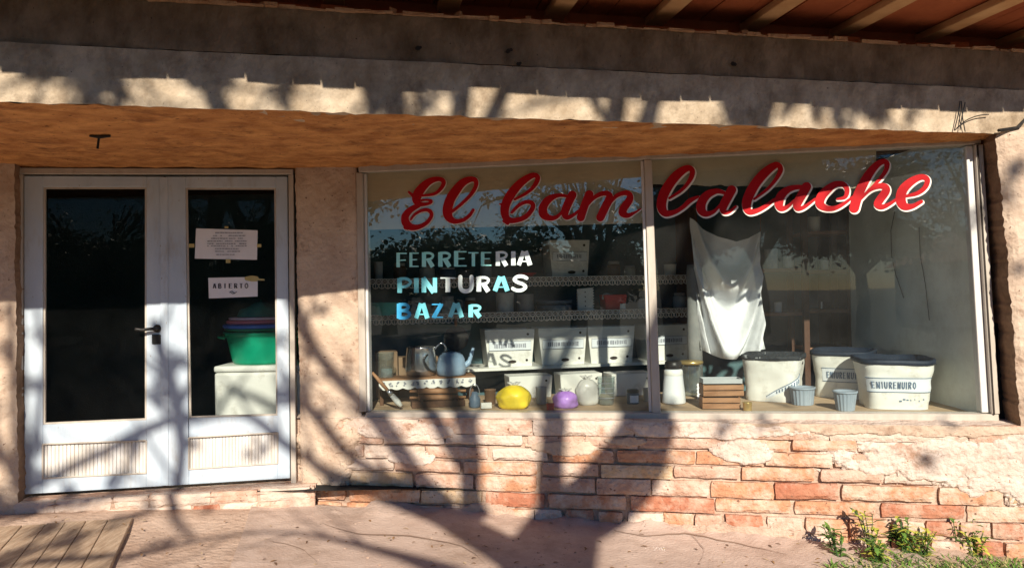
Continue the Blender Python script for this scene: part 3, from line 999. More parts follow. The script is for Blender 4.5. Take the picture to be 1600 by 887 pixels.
def zoom(k, ox, oy, pts, ws):
    return [(ox + k * x, oy + k * y, k * w_) for (x, y), w_ in zip(pts, ws)]
SCRIPT = []
Z3 = (0.124, 610, 260); Z4 = (0.15625, 770, 250); Z5 = (0.14375, 1010, 240); Z6 = (0.15625, 1220, 230)
SCRIPT.append(zoom(*Z3, [(400, 370), (560, 345), (650, 265), (670, 190), (600, 160), (480, 200), (370, 310), (330, 410), (360, 470), (440, 478), (510, 455), (510, 430), (450, 422), (390, 430)], [30, 40, 50, 60, 60, 90, 120, 115, 70, 45, 40, 35, 30, 28]))
SCRIPT.append(zoom(*Z3, [(360, 490), (255, 550), (190, 630), (200, 715), (270, 765), (380, 755), (480, 690), (520, 605), (480, 552), (400, 555), (310, 605), (260, 670)], [60, 80, 100, 105, 85, 60, 50, 50, 48, 42, 35, 28]))
SCRIPT.append(zoom(*Z3, [(235, 325), (320, 395)], [30, 60]))
SCRIPT.append(zoom(*Z3, [(190, 770), (220, 790)], [50, 26]))
SCRIPT.append(zoom(*Z3, [(780, 570), (900, 470), (1020, 350), (1080, 240), (1070, 175), (1005, 165), (910, 210), (815, 320), (750, 430), (720, 560), (745, 650), (820, 692), (920, 675), (1000, 615), (1045, 550)], [38, 42, 48, 55, 62, 75, 100, 120, 125, 125, 100, 62, 50, 45, 40]))
SCRIPT.append(zoom(*Z4, [(220, 395), (340, 330), (415, 260), (450, 190), (430, 155), (375, 165), (280, 230), (195, 325), (135, 430), (120, 520), (145, 590), (220, 605), (325, 570), (395, 490), (395, 435), (335, 420), (260, 455), (190, 525)], [25, 32, 42, 50, 50, 62, 80, 92, 92, 85, 70, 52, 50, 48, 45, 40, 35, 30]))
SCRIPT.append(zoom(*Z4, [(110, 610), (150, 630)], [30, 40])); SCRIPT.append(zoom(*Z4, [(70, 440), (130, 450)], [14, 50]))
SCRIPT.append(zoom(*Z4, [(735, 360), (650, 355), (560, 395), (505, 470), (510, 545), (570, 580), (640, 570), (705, 505)], [30, 42, 72, 85, 85, 58, 38, 26]))
SCRIPT.append(zoom(*Z4, [(795, 350), (755, 430), (722, 515), (735, 572), (800, 555), (880, 490)], [85, 85, 80, 55, 36, 26]))
SCRIPT.append(zoom(*Z4, [(965, 345), (920, 450), (880, 575)], [85, 82, 80]))
SCRIPT.append(zoom(*Z4, [(930, 470), (1010, 380), (1090, 338), (1150, 340), (1165, 385), (1120, 480), (1075, 575)], [26, 40, 48, 58, 78, 82, 82]))
SCRIPT.append(zoom(*Z4, [(1150, 460), (1230, 365), (1315, 330), (1365, 345), (1365, 400), (1310, 480), (1300, 530), (1350, 555), (1420, 525), (1480, 488)], [26, 40, 48, 58, 74, 80, 78, 50, 26, 12]))
SCRIPT.append(zoom(*Z5, [(250, 485), (380, 400), (465, 300), (500, 215), (480, 165), (420, 170), (325, 240), (235, 355), (175, 480), (165, 585), (210, 650), (310, 635), (400, 580), (470, 515), (560, 470)], [28, 35, 46, 56, 60, 78, 100, 106, 106, 100, 76, 50, 46, 52, 28]))
SCRIPT.append(zoom(*Z5, [(840, 425), (760, 410), (660, 450), (600, 530), (595, 610), (645, 655), (730, 632), (800, 560)], [40, 58, 88, 100, 98, 68, 40, 28]))
SCRIPT.append(zoom(*Z5, [(925, 395), (880, 480), (835, 570), (840, 632), (900, 632), (970, 575)], [98, 95, 90, 58, 38, 24]))
SCRIPT.append(zoom(*Z5, [(1170, 495), (1310, 390), (1405, 280), (1455, 185), (1435, 130), (1385, 135), (1285, 210), (1185, 325), (1115, 450), (1085, 555), (1115, 630), (1200, 622), (1300, 568), (1390, 500)], [25, 32, 42, 52, 58, 76, 98, 105, 105, 98, 70, 50, 44, 34]))
SCRIPT.append(zoom(*Z6, [(225, 402), (150, 402), (70, 425), (5, 480), (-22, 555), (0, 610), (60, 600), (130, 535)], [40, 50, 66, 84, 88, 66, 38, 26]))
SCRIPT.append(zoom(*Z6, [(255, 395), (210, 475), (165, 560), (165, 612), (230, 600), (340, 520)], [90, 88, 84, 56, 38, 24]))
SCRIPT.append(zoom(*Z6, [(560, 520), (640, 500), (660, 430), (625, 375), (545, 372), (465, 425), (400, 500), (390, 570), (445, 608), (530, 612), (620, 570), (720, 495)], [20, 38, 46, 52, 62, 82, 90, 84, 62, 46, 36, 24]))
SCRIPT.append(zoom(*Z6, [(830, 475), (955, 355), (1040, 245), (1058, 170), (1025, 145), (955, 180), (875, 275), (805, 400), (755, 520), (730, 610)], [20, 32, 44, 50, 52, 66, 84, 92, 95, 95]))
SCRIPT.append(zoom(*Z6, [(800, 520), (885, 430), (980, 390), (1040, 400), (1045, 445), (985, 530), (965, 575), (1010, 598), (1090, 565), (1180, 500)], [20, 38, 55, 68, 78, 80, 72, 52, 36, 26]))
SCRIPT.append(zoom(*Z6, [(1250, 490), (1365, 460), (1440, 400), (1460, 325), (1400, 300), (1300, 345), (1215, 430), (1195, 525), (1230, 590), (1310, 592), (1400, 545)], [28, 42, 48, 52, 58, 78, 92, 95, 80, 50, 36]))
mbw, mbr = MB(), MB()
for stx in SCRIPT:
    right = stx[0][0] > 1012
    ribbon(mbw, FW, stx, 0.002, grow=1.2 if right else 0.8, off=(1.2, 1.3) if right else (0.5, 0.6))
DEPTH[0] = 0
for stx in SCRIPT:
    ribbon(mbr, FW, stx, 0.0050)
mbw.build('white_lettering_outline', white_p, wf, world=True)
mbr.build('red_script_lettering', red_p, wf, world=True)

TH, TN = 0.34, 0.13
def glyph(ch):
    stem = ([(0.17, 0), (0.17, 1)], 1)
    G = {
        'F': [stem, ([(0.1, 0.95), (1, 0.95)], 0), ([(0.2, 0.46), (0.9, 0.5)], 0)],
        'E': [stem, ([(0.1, 0.95), (1, 0.95)], 0), ([(0.2, 0.5), (0.85, 0.52)], 0), ([(0.1, 0.05), (1, 0.05)], 0)],
        'R': [stem, ([(0.2, 0.94), (0.62, 0.94), (0.86, 0.80), (0.74, 0.58), (0.42, 0.5)], 0.3), ([(0.5, 0.52), (0.85, 0)], 1)],
        'T': [([(0.5, 0), (0.5, 1)], 1), ([(0, 0.95), (1, 0.95)], 0)],
        'I': [([(0.5, 0), (0.5, 1)], 2)],
        'A': [([(0.12, 0), (0.44, 1)], 0.7), ([(0.86, 0), (0.56, 1)], 1), ([(0.25, 0.27), (0.75, 0.27)], 0)],
        'P': [stem, ([(0.2, 0.95), (0.65, 0.95), (0.92, 0.72), (0.65, 0.45), (0.2, 0.4)], 0.35)],
        'N': [stem, ([(0.12, 1), (0.8, 0)], 1), ([(0.88, 0), (0.88, 1)], 0.7)],
        'U': [([(0.17, 1), (0.17, 0.35), (0.3, 0.1), (0.55, 0.04), (0.8, 0.14), (0.9, 0.4), (0.9, 1)], 0.7)],
        'S': [([(0.95, 0.85), (0.7, 0.97), (0.35, 0.95), (0.15, 0.76), (0.35, 0.58), (0.7, 0.45), (0.88, 0.25), (0.65, 0.05), (0.3, 0.03), (0.05, 0.15)], 0.45)],
        'B': [stem, ([(0.2, 0.95), (0.62, 0.94), (0.80, 0.76), (0.6, 0.56), (0.2, 0.53)], 0.4), ([(0.3, 0.53), (0.68, 0.5), (0.88, 0.27), (0.66, 0.06), (0.2, 0.05)], 0.45)],
        'Z': [([(0.05, 0.95), (0.95, 0.95)], 0), ([(0.82, 0.98), (0.18, 0.02)], 1), ([(0.05, 0.05), (0.95, 0.05)], 0)],
        'O': [([(0.5, 0.97), (0.15, 0.75), (0.12, 0.3), (0.5, 0.03), (0.88, 0.3), (0.85, 0.75), (0.5, 0.97)], 0.5)],
    }
    return G[ch]
def word(parent, F, letters, d, m_, nm='painted_letter'):
    # letters: (char, x0, x1, ytop, ybottom) in pixels; every letter its own mesh
    for ch, x0, x1, y0, y1 in letters:
        W_ = x1 - x0
        mb = MB()
        for pts, thick in glyph(ch):
            wd = (TN + (TH - TN) * min(1, thick)) * W_
            if ch == 'I': wd = W_ * 0.98
            wd = min(wd, 7.5)
            if thick == 0: wd = 2.0 * (y1 - y0) / 23
            ribbon(mb, F, [(x0 + W_ * x, y1 + (y0 - y1) * y, wd) for x, y in pts], d, flat=len(pts) == 2)
        mb.build(nm, m_, parent, world=True)
Z7 = lambda c, a, b, t, bt: (c, 600 + .15 * a, 600 + .15 * b, 380 + .15 * t, 380 + .15 * bt)
DEPTH[0] = 0
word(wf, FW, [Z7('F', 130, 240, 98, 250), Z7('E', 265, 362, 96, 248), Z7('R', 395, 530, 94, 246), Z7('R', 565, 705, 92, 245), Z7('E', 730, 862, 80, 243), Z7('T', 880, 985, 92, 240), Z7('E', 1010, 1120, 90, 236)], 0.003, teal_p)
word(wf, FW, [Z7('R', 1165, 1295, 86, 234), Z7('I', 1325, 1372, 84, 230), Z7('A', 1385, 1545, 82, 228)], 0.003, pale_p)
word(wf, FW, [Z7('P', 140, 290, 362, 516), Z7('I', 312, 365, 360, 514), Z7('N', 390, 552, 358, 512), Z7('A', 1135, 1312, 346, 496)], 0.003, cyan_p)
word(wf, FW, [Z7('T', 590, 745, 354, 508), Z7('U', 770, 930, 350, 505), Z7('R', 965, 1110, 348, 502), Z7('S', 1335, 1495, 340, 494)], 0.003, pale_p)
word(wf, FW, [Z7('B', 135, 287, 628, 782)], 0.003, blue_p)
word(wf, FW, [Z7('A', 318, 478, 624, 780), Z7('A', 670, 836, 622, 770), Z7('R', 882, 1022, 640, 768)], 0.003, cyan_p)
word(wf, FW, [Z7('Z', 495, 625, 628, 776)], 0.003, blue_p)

# --- inside of the shop
mb = MB()
mb.add([(-4.8, 7.1, -.2), (2.95, 7.1, -.2), (2.95, 7.1, 2.42), (-4.8, 7.1, 2.42)], [(0, 1, 2, 3)])
mb.add([(-4.8, 4.6, -.2), (-4.8, 7.1, -.2), (-4.8, 7.1, 2.42), (-4.8, 4.6, 2.42)], [(0, 1, 2, 3)])
mb.build('back_wall', teal_wall, shop, world=True)
mb = MB()
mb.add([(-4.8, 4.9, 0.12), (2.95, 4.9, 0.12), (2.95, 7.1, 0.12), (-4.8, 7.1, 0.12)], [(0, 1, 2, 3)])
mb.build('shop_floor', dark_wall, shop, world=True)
mb = MB()
pe = FW.hit(1533, 440) - FW.n * 0.07
mb.grid(lambda u, v: Vector((pe.x + 0.02 + 0.012 * nz((u * 3, v * 3, 0), 2), pe.y + (6.35 - pe.y) * u, 0.2 + 2.2 * v)), 40, 40, flip=True)
mb.grid(lambda u, v: Vector((pe.x + 0.02 + 0.12 * u, 6.35, 0.2 + 2.2 * v)), 2, 2, flip=True)
sw = mb.build('side_wall', pale_wall, shop, world=True, smooth=True)
mb = MB()
for pts in ([(1398, 330), (1392, 360), (1393, 400), (1400, 430), (1412, 465)], [(1436, 355), (1438, 400), (1446, 445), (1452, 500)]):
    W_ = []
    for p in pts:
        r = ray(*p); k = (pe.x + 0.008) / r.x
        W_.append(EYE + r * k)
    mb.tube(W_, 0.003, 5)
mb.build('wall_crack', mat('crack_dark', (0.10, 0.10, 0.09), (0.14, 0.14, 0.12), rough=1, bump=0), sw, world=True)
mb = MB()
mb.add([FW.pt(-1.15, 0.602, -0.05), FW.pt(2.9, 0.602, -0.05), FW.pt(2.9, 0.602, -1.3), FW.pt(-1.15, 0.602, -0.75)], [(0, 1, 2, 3)])
mb.add([FW.pt(-1.15, 0.12, -0.75), FW.pt(2.9, 0.12, -1.3), FW.pt(2.9, 0.602, -1.3), FW.pt(-1.15, 0.602, -0.75)], [(0, 3, 2, 1)])
mb.build('display_platform', wood_floor, shop, world=True)
mb = MB()                                          # inner leaf of the walls, keeps daylight out
mb.fbox(FW, -1.3, 3.4, -0.2, 0.56, -0.062, -0.09)
mb.add([(-1.16, 5.2, .12), (-1.2, 5.9, .12), (-1.2, 5.9, 2.4), (-1.16, 5.2, 2.4)], [(0, 1, 2, 3)])
mb.add([(3.4, 4.6, -.2), (3.4, 7.1, -.2), (3.4, 7.1, 2.42), (3.4, 4.6, 2.42)], [(0, 1, 2, 3)])
mb.add([(2.9, 7.12, -.2), (3.4, 7.12, -.2), (3.4, 7.12, 2.42), (2.9, 7.12, 2.42)], [(0, 1, 2, 3)])
mb.fbox(FW, FW.sz(1557, 440)[0], FW.sz(1557, 440)[0] + .4, .4, 2.4, 0.0, -0.05)
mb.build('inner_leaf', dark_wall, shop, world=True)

# iron stub in the soffit and loose wires at the right end
mb = MB()
p = hit_z(155, 212, ZS - 0.02)
mb.tube([p + Vector((-.05, 0, .0)), p + Vector((0, 0, -.008)), p + Vector((.055, .01, 0))], [.007, .010, .007], 6)
mb.tube([p, p + Vector((-.01, -.0, -.07))], .006, 6)
mb.build('iron_stub', black_m, shop, world=True)
mb = MB()
def bp(x, y, d=0.02): return FB.hit(x, y, d)
mb.tube([bp(1500, 158), bp(1497, 180), bp(1491, 204)], .003, 5)
mb.tube([bp(1502, 158), bp(1504, 185), bp(1508, 206)], .003, 5)
mb.tube([bp(1508, 160), bp(1503, 182), bp(1500, 203)], .003, 5)
mb.tube(catmull([tuple(bp(1495, 200)), tuple(bp(1510, 188)), tuple(bp(1528, 181)), tuple(bp(1545, 179))], 4), .003, 5)
mb.tube([bp(1560, 204, .03), bp(1590, 200, .04), bp(1602, 186, .03)], [.010, .012, .008], 6)
mb.build('loose_wire', black_m, shop, world=True)
for x, y in ((655, 75), (811, 101), (795, 80), (1145, 100)):
    mb = MB()
    q = FB.hit(x, y, 0.002)
    for _ in range(5):
        mb.disc(q + FB.t * random.uniform(-.012, .012) + Vector((0, 0, random.uniform(-.006, .006))) + FB.n * random.uniform(.003, .006), FB.n, random.uniform(.006, .013), 7)
    mb.build('lintel_pockmark', rubber, shop, world=True)

# ================================================================== NOTICES
def sheet(name, label, cat, q, d=0.012):
    mb = MB()
    pts = [FD.hit(*p) + FD.n * d for p in q]
    def fn(u, v):
        p = pts[0].lerp(pts[1], u).lerp(pts[3].lerp(pts[2], u), v)
        return p + FD.n * (0.002 * math.sin(u * 3.1) * math.sin(v * 3) + .0015 * nz((u * 2, v * 2, 1), 1.5))
    c = sum(pts, Vector()) / 4
    t = thing(name, label, cat, c)
    mb.grid(fn, 12, 6)
    s_ = mb.build('paper_sheet', paper, t, world=True)
    return t
pn = sheet('paper_notice', 'wide white paper notice full of small printed lines taped above the lettered card', 'notice', [(305, 404), (402, 406), (403, 360), (307, 357)])
mb = MB()
DEPTH[0] = 0
rows = [(337, 380, 364), (331, 384, 368.5), (331, 384, 372.8), (325, 386, 377), (325, 386, 381), (325, 388, 384.6), (337, 374, 388.8), (337, 377, 393), (339, 372, 398)]
for x0, x1, y in rows:
    x = x0
    while x < x1:
        l = random.uniform(1.4, 4.5)
        if random.random() < 0.88:
            ribbon(mb, FD, [(x, y + random.uniform(-.2, .2), random.uniform(1.0, 1.7)), (min(x + l, x1), y, random.uniform(1.0, 1.7))], 0.0155, flat=True)
        x += l + random.uniform(0.35, 0.9)
mb.build('printed_lines', ink_soft, pn, world=True)
for x0, x1, y, wd in ((296, 305, 384, 6), (402.5, 409, 384, 5), (354, 361, 408, 6), (352, 358, 355.5, 3)):
    mb = MB()
    ribbon(mb, FD, [(x0, y, wd), (x1, y, wd)], 0.0128, flat=True)
    mb.build('tape_strip', tape, pn, world=True)
op = sheet('open_sign', 'small white card lettered ABIERTO taped on the door glass under the notice', 'sign', [(327, 466), (403, 463), (403, 432.5), (326, 434)])
mb = MB()
DEPTH[0] = 0
for i, ch in enumerate('ABIERTO'):
    x = 334 + i * 8.3
    if ch == 'I':
        word(op, FD, [(ch, x + 0.8, x + 2.6, 443, 450.2)], 0.0155, ink, 'printed_letter')
    else:
        word(op, FD, [(ch, x - .6, x + 4.6, 443 - i * .05, 450.4 - i * .05)], 0.0155, ink, 'printed_letter')
for pts in ([(359, 457.2, .5), (363, 455, 1.2), (367, 457.4, 1.0), (371, 455.5, .5)], [(360, 456, .5), (365, 458.6, 1.0), (370, 456.6, .5)]):
    ribbon(mb, FD, pts, 0.0155)
mb.build('printed_ornament', ink, op, world=True)
mb = MB()
ribbon(mb, FD, [(386, 435, 6), (394, 435, 9), (401, 435.5, 8)], 0.017)
ribbon(mb, FD, [(398, 436.5, 3), (413, 437, 2.4)], 0.0185)
mb.build('tape_lump', tape, op, world=True)

# ================================================================== BEHIND THE DOOR
YB = 5.5
def at(px, py, y=YB): return hit_y(px, py, y)
a = at(334, 572); zt = a.z
t = thing('chest_freezer', 'plain white chest standing behind the door glass under the green tub', 'appliance', (a.x + 0.36, YB + 0.28, 0.12))
mb = MB()
mb.box((0, 0, (zt - 0.12 - 0.05) / 2), (0.72, 0.56, zt - 0.12 - 0.05))
mb.build('cabinet', white_box, t, bevel=0.02, segs=3)
mb = MB()
mb.box((0, 0, zt - 0.12 - 0.0235), (0.73, 0.57, 0.047))
mb.build('lid', white_box, t, bevel=0.018, segs=3)
tc_ = Vector((at(395, 572).x, YB + 0.26, zt))
t = thing('green_tub', 'round green plastic tub with side handles on top of the white chest', 'tub', tc_)
mb = MB()
mb.lathe([(0.22, 0), (0.235, 0.02), (0.275, 0.20), (0.285, 0.225), (0.300, 0.232), (0.300, 0.25), (0.272, 0.25), (0.225, 0.03), (0.0, 0.02)], n=40)
mb.build('bowl', green_pl, t, smooth=True)
for sgn in (-1, 1):
    mb = MB()
    mb.tube(catmull([(sgn * .28, -.07, .2), (sgn * .33, -.06, .205), (sgn * .345, 0, .207), (sgn * .33, .06, .205), (sgn * .28, .07, .2)], 4), .011, 8)
    mb.build('handle', green_pl, t, smooth=True)
zz = zt + 0.254
for nm, lab, m_, r_, h_ in (('plastic_lid', 'dark green plastic lid lowest in the stack on the green tub', green_pl, 0.29, 0.020),
                            ('plastic_lid', 'blue plastic lid in the stack on the green tub', blue_pl, 0.30, 0.030),
                            ('plastic_lid', 'red pink plastic lid between the blue and the lilac one', pink_pl, 0.27, 0.030),
                            ('plastic_lid', 'lilac plastic lid on top of the stack of lids', violet_pl, 0.26, 0.022)):
    mb = MB()
    mb.lathe([(0, 0), (r_ * .96, 0), (r_, h_ * .3), (r_, h_ * .8), (r_ * .95, h_), (0, h_ * .9)], n=40)
    o = mb.build(nm, m_, smooth=True)
    o.location = (tc_.x + random.uniform(-.01, .01), tc_.y, zz)
    tag(o, lab, 'lid', 'plastic lids stacked on the tub')
    zz += h_ + 0.001
mb = MB()
mb.grid(lambda u, v: Vector((0.19 * math.cos(u * 6.2832) * (1 - v) ** .7 * (1 + .25 * nz((u * 5, v * 3, 0), 1)), 0.17 * math.sin(u * 6.2832) * (1 - v) ** .7, 0.11 * v ** .6 * (1 + .3 * nz((math.cos(u * 6.28), math.sin(u * 6.28), 2), 1.5)))), 32, 10)
o = mb.build('bundled_bag', teal_pl, smooth=True)
o.location = (tc_.x - .02, tc_.y, zz)
tag(o, 'crumpled dark teal plastic bag lying on the coloured lids', 'bag')

# ================================================================== SHELVES IN THE WINDOW
sh0 = FV.sz(578, 500)[0]; sh1 = FV.sz(1088, 440)[0]
t = thing('shelf_unit', 'dark wall shelf with white lace edging behind the lettered window pane', 'shelf', FV.pt((sh0 + sh1) / 2, 0.12, -0.2), FV.ang)
half = (sh1 - sh0) / 2
def lace(zt, x0, x1, y, h=0.075):
    mb = MB()
    n = int((x1 - x0) / 0.047)
    for i in range(n):
        cx = x0 + (i + .5) * (x1 - x0) / n
        for row, (r, zz) in enumerate(((0.019, zt - .020), (0.021, zt - .055))):
            cxx = cx + (0.0235 if row else 0)
            pts = []
            for k in range(9):
                a_ = 2 * math.pi * k / 8
                pts.append((cxx + r * 1.12 * math.cos(a_), y + .002 * math.sin(k), zz + r * math.sin(a_)))
            mb.tube(pts, 0.0042, 4, cap=False)
        if True:
            mb.tube([(cx - .012, y, zt - .02), (cx + .012, y, zt - .02)], 0.004, 4)
            mb.tube([(cx + .0235, y, zt - .07), (cx + .0235, y, zt - .042)], 0.004, 4)
    mb.box(((x0 + x1) / 2, y, zt - .002), (x1 - x0, .003, .006))
    return mb
SHZ = {'A': 0.802, 'B': 1.247, 'C': 1.53}
for nm, z in SHZ.items():
    mb = MB()
    x0 = -half if nm != 'A' else -half + (FV.sz(722, 572)[0] - sh0)
    mb.box(((x0 + half) / 2, 0, z - .12 - .012), (half - x0, .40, .024))
    b = mb.build('shelf_board', wood_dark if nm != 'A' else white_box, t, bevel=.002)
    if nm != 'A':
        lace(z - .12 + .004, -half, half, -.206).build('lace_trim', lace_m, t)
for x in (-half - .015, half + .015):
    mb = MB(); mb.box((x, .02, 1.0), (.03, .40, 2.0)); mb.build('upright', wood_dark, t)
mb = MB(); mb.box((0, .21, 1.0), (2 * half + .06, .012, 2.0)); mb.build('back_panel', teal_wall, t)

def shelf_pt(px, py, z, d=-0.12):
    p = FV.hit(px, py, d)
    return Vector((p.x, p.y, z))
def px2m(px, p): return px * p.y / FPX

ZCART = 0.604
# white labelled boxes on shelf A
def box_thing(label, px, z, wpx, hpx, group, plaque=True):
    p = shelf_pt(px, 540, z, -0.06)
    W_, H_ = px2m(wpx, p), px2m(hpx, p)
    t = thing('storage_box', label, 'box', (p.x, p.y + .13, z), FS.ang, group)
    mb = MB()
    n = 5
    x, y = W_ / 2, .125
    vs = []
    for zz, k in ((0, .86), (H_, 1.0)):
        vs += [(-x * k, -y, zz), (x * k, -y, zz), (x * k, y, zz), (-x * k, y, zz)]
    mb.add(vs, [(3, 2, 1, 0), (0, 1, 5, 4), (1, 2, 6, 5), (2, 3, 7, 6), (3, 0, 4, 7)])
    vi = []
    for (a_, b_, c_) in vs[4:]:
        vi.append((a_ * .97, b_ * .95, c_))
    bi = [(a_ * .84, b_ * .95, .01) for (a_, b_, c_) in vs[4:]]
    mb.add(vs[4:] + vi, [(0, 1, 5, 4), (1, 2, 6, 5), (2, 3, 7, 6), (3, 0, 4, 7)])
    mb.add(vi + bi, [(0, 1, 5, 4), (1, 2, 6, 5), (2, 3, 7, 6), (3, 0, 4, 7), (4, 5, 6, 7)])
    mb.build('box_body', white_box, t)
    if plaque:
        mb = MB()
        pw, ph = W_ * .84, H_ * .24
        zc = H_ * .56
        mb.box((0, -y - .004, zc), (pw, .006, ph))
        mb.build('label_plaque', label_pale, t, bevel=.002)
        mb = MB()
        xx = -pw * .36
        while xx < pw * .36:
            l = random.uniform(.006, .013)
            mb.box((xx, -y - .0085, zc + random.uniform(-.002, .002)), (l, .002, ph * random.uniform(.34, .5)))
            xx += l + random.uniform(.004, .008)
        mb.tube([(-pw / 2, -y - .008, zc - ph / 2), (pw / 2, -y - .008, zc - ph / 2), (pw / 2, -y - .008, zc + ph / 2), (-pw / 2, -y - .008, zc + ph / 2), (-pw / 2, -y - .008, zc - ph / 2)], .0018, 4)
        mb.build('label_print', ink_soft, t)
        for x_, z_ in ((W_ * .36, H_ * .86), (W_ * .33, H_ * .16)):
            mb = MB()
            mb.disc((x_, -y - .002, z_), (0, -1, 0), .011, 10)
            mb.build('hole', rubber, t)
        mb = MB()
        mb.add([(W_ * .04 + .035 * math.cos(a_), -y - .002, H_ * .13 + .014 * math.sin(a_)) for a_ in [2 * math.pi * k / 12 for k in range(12)]], [tuple(range(12))])
        mb.build('hand_hole', rubber, t)
    return t
GB = 'white storage boxes on the shelf'
b1 = box_thing('white lidless box nearest the kettles on the lowest shelf', 792, SHZ['A'], 80, 58, GB)
for px, lab in ((875, 'white lidless box in the middle of the three on the lowest shelf'), (951, 'white lidless box on the lowest shelf next to the shaded half hidden one')):
    p = shelf_pt(px, 540, SHZ['A'], -0.06)
    dup(b1, (p.x, p.y + .13, SHZ['A']), label=lab)
p = shelf_pt(1040, 540, SHZ['A'], -0.06)
dup(b1, (p.x, p.y + .16, SHZ['A']), label='shaded white box standing half behind the window mullion on the lowest shelf')
box_thing('pale box with dark slots standing alone on the top lace shelf', 888, SHZ['C'], 66, 58, GB)
# low white boxes behind the goods on the platform
for i, (px, lab) in enumerate(((826, 'low white box on the platform behind the yellow bag'), (985, 'low white box on the platform behind the small labelled jar'), (905, 'low white box on the platform behind the clear bags'))):
    p = hit_y(px, 625, 5.62 + .04 * i)
    t = thing('low_box', lab, 'box', (p.x, p.y + .1, .603), FS.ang, 'low white boxes under the shelf')
    mb = MB(); mb.box((0, 0, .085), (.34, .2, .17), taper=.93); mb.build('box_body', white_box, t, bevel=.004)
    mb = MB(); mb.disc((.12, -.1015, .13), (0, -1, 0), .009, 10); mb.build('hole', rubber, t)

def can(name, label, cat, px, z, wpx, hpx, m_, d=-0.1, group=None, taper=.92, rim=True, pos=None):
    p = pos or shelf_pt(px, 470, z, d)
    r, h = px2m(wpx, p) / 2, px2m(hpx, p)
    mb = MB()
    mb.lathe([(r * taper, 0), (r * taper, .004), (r, h - .006), (r * 1.04, h - .004), (r * 1.04, h), (r * .94, h), (r * .88 * taper, .01), (0, .008)], n=24)
    o = mb.build(name, m_, smooth=True)
    o.location = (p.x, p.y, z)
    tag(o, label, cat, group)
    return o
GC = 'cans and cups on the shelves'
can('tin_can', 'pale grey tin cup on the middle lace shelf beside a darker one', 'cup', 789, SHZ['B'], 29, 31, grey_tin, group=GC)
can('tin_can', 'darker grey tin cup on the middle lace shelf beside the pale cup', 'cup', 821, SHZ['B'], 27, 28, mat('darker_tin', (.17, .18, .19), (.22, .23, .24), rough=.5, bump=0), group=GC)
can('tin_can', 'white jar on the top lace shelf between mullion and white cloth', 'jar', 1048, SHZ['C'], 19, 18, white_box, group=GC)
can('tin_can', 'dim upright grey can on the top lace shelf nearest the plaster column', 'can', 592, SHZ['C'], 14, 28, grey_tin, group=GC)
can('tin_can', 'small dim cup on the middle lace shelf past the red box', 'cup', 1006, SHZ['B'], 22, 16, grey_tin, group=GC)
can('tin_can', 'wide teal bowl on the middle lace shelf under the lettering', 'bowl', 600, SHZ['B'], 50, 20, teal_pl, group=GC)
p = shelf_pt(866, 480, SHZ['B'], -.12)
mb = MB()
mb.lathe([(.10, 0), (.14, .004), (.155, .05), (.15, .055), (.13, .012), (0, .01)], n=32)
mb.lathe([(.10, .056), (.14, .06), (.155, .09), (.15, .095), (.13, .07), (0, .066)], n=32)
o = mb.build('baking_tin', dark_tin, smooth=True); o.location = p
tag(o, 'stacked dark blue baking tins on the middle lace shelf', 'baking tin')
GM = 'odd goods on the lace shelves'
jar_lid = mat('tin_lid', (.30, .29, .27), (.4, .39, .36), rough=.4, bump=0)
def jar(label, px, z, wpx, hpx, bm, lm=None, d=-.16):
    p = shelf_pt(px, 470, z, d); r, h = px2m(wpx, p) / 2, px2m(hpx, p)
    t = thing('storage_jar', label, 'jar', p, 0, GM)
    m1 = MB(); m1.lathe([(r * .9, 0), (r, .006), (r, h * .72), (r * .8, h * .82), (0, h * .82)], n=20); m1.build('jar_body', bm, t, smooth=True)
    m1 = MB(); m1.lathe([(r * .84, h * .82), (r * .88, h * .84), (r * .88, h * .98), (r * .8, h), (0, h)], n=20); m1.build('lid', lm or jar_lid, t, smooth=True)
brown_j = mat('brown_jar', (.10, .055, .03), (.16, .09, .05), rough=.4, bump=0)
ivory = mat('ivory_tin', (.42, .39, .32), (.5, .46, .38), rough=.5, bump=.03)
jar('brown jar standing beside the dim can on the top lace shelf', 625, SHZ['C'], 20, 26, brown_j)
jar('ivory lidded tin over the letters of the first lettered line on the top shelf', 668, SHZ['C'], 24, 22, ivory)
jar('squat dark jar on the top lace shelf next to the ivory tin', 700, SHZ['C'], 26, 18, dark_tin)
jar('tall pale jar on the top lace shelf near the pale slotted box', 760, SHZ['C'], 18, 30, grey_tin)
jar('brown jar on the top lace shelf close to the mullion', 960, SHZ['C'], 20, 24, brown_j)
jar('short ivory jar on the top lace shelf beside the brown one near the mullion', 985, SHZ['C'], 18, 17, ivory)
jar('dark squat jar on the middle lace shelf beside the teal bowl', 650, SHZ['B'], 26, 22, dark_tin)
jar('ivory jar with tin lid on the middle lace shelf before the grey cups', 700, SHZ['B'], 20, 27, ivory)
jar('brown jar on the middle lace shelf between ivory jar and pale cup', 735, SHZ['B'], 18, 24, brown_j)
jar('pale jar on the middle lace shelf past the mullion', 1062, SHZ['B'], 20, 24, grey_tin)
p = shelf_pt(822, 430, SHZ['C'], -.1)
o_ = MB(); o_.lathe([(.04, 0), (.05, .004), (.085, .035), (.088, .04), (.08, .036), (.04, .01), (0, .008)], n=28)
o = o_.build('red_dish', red_pl, smooth=True); o.location = p
tag(o, 'low red dish on the top lace shelf next to the pale slotted box', 'dish')
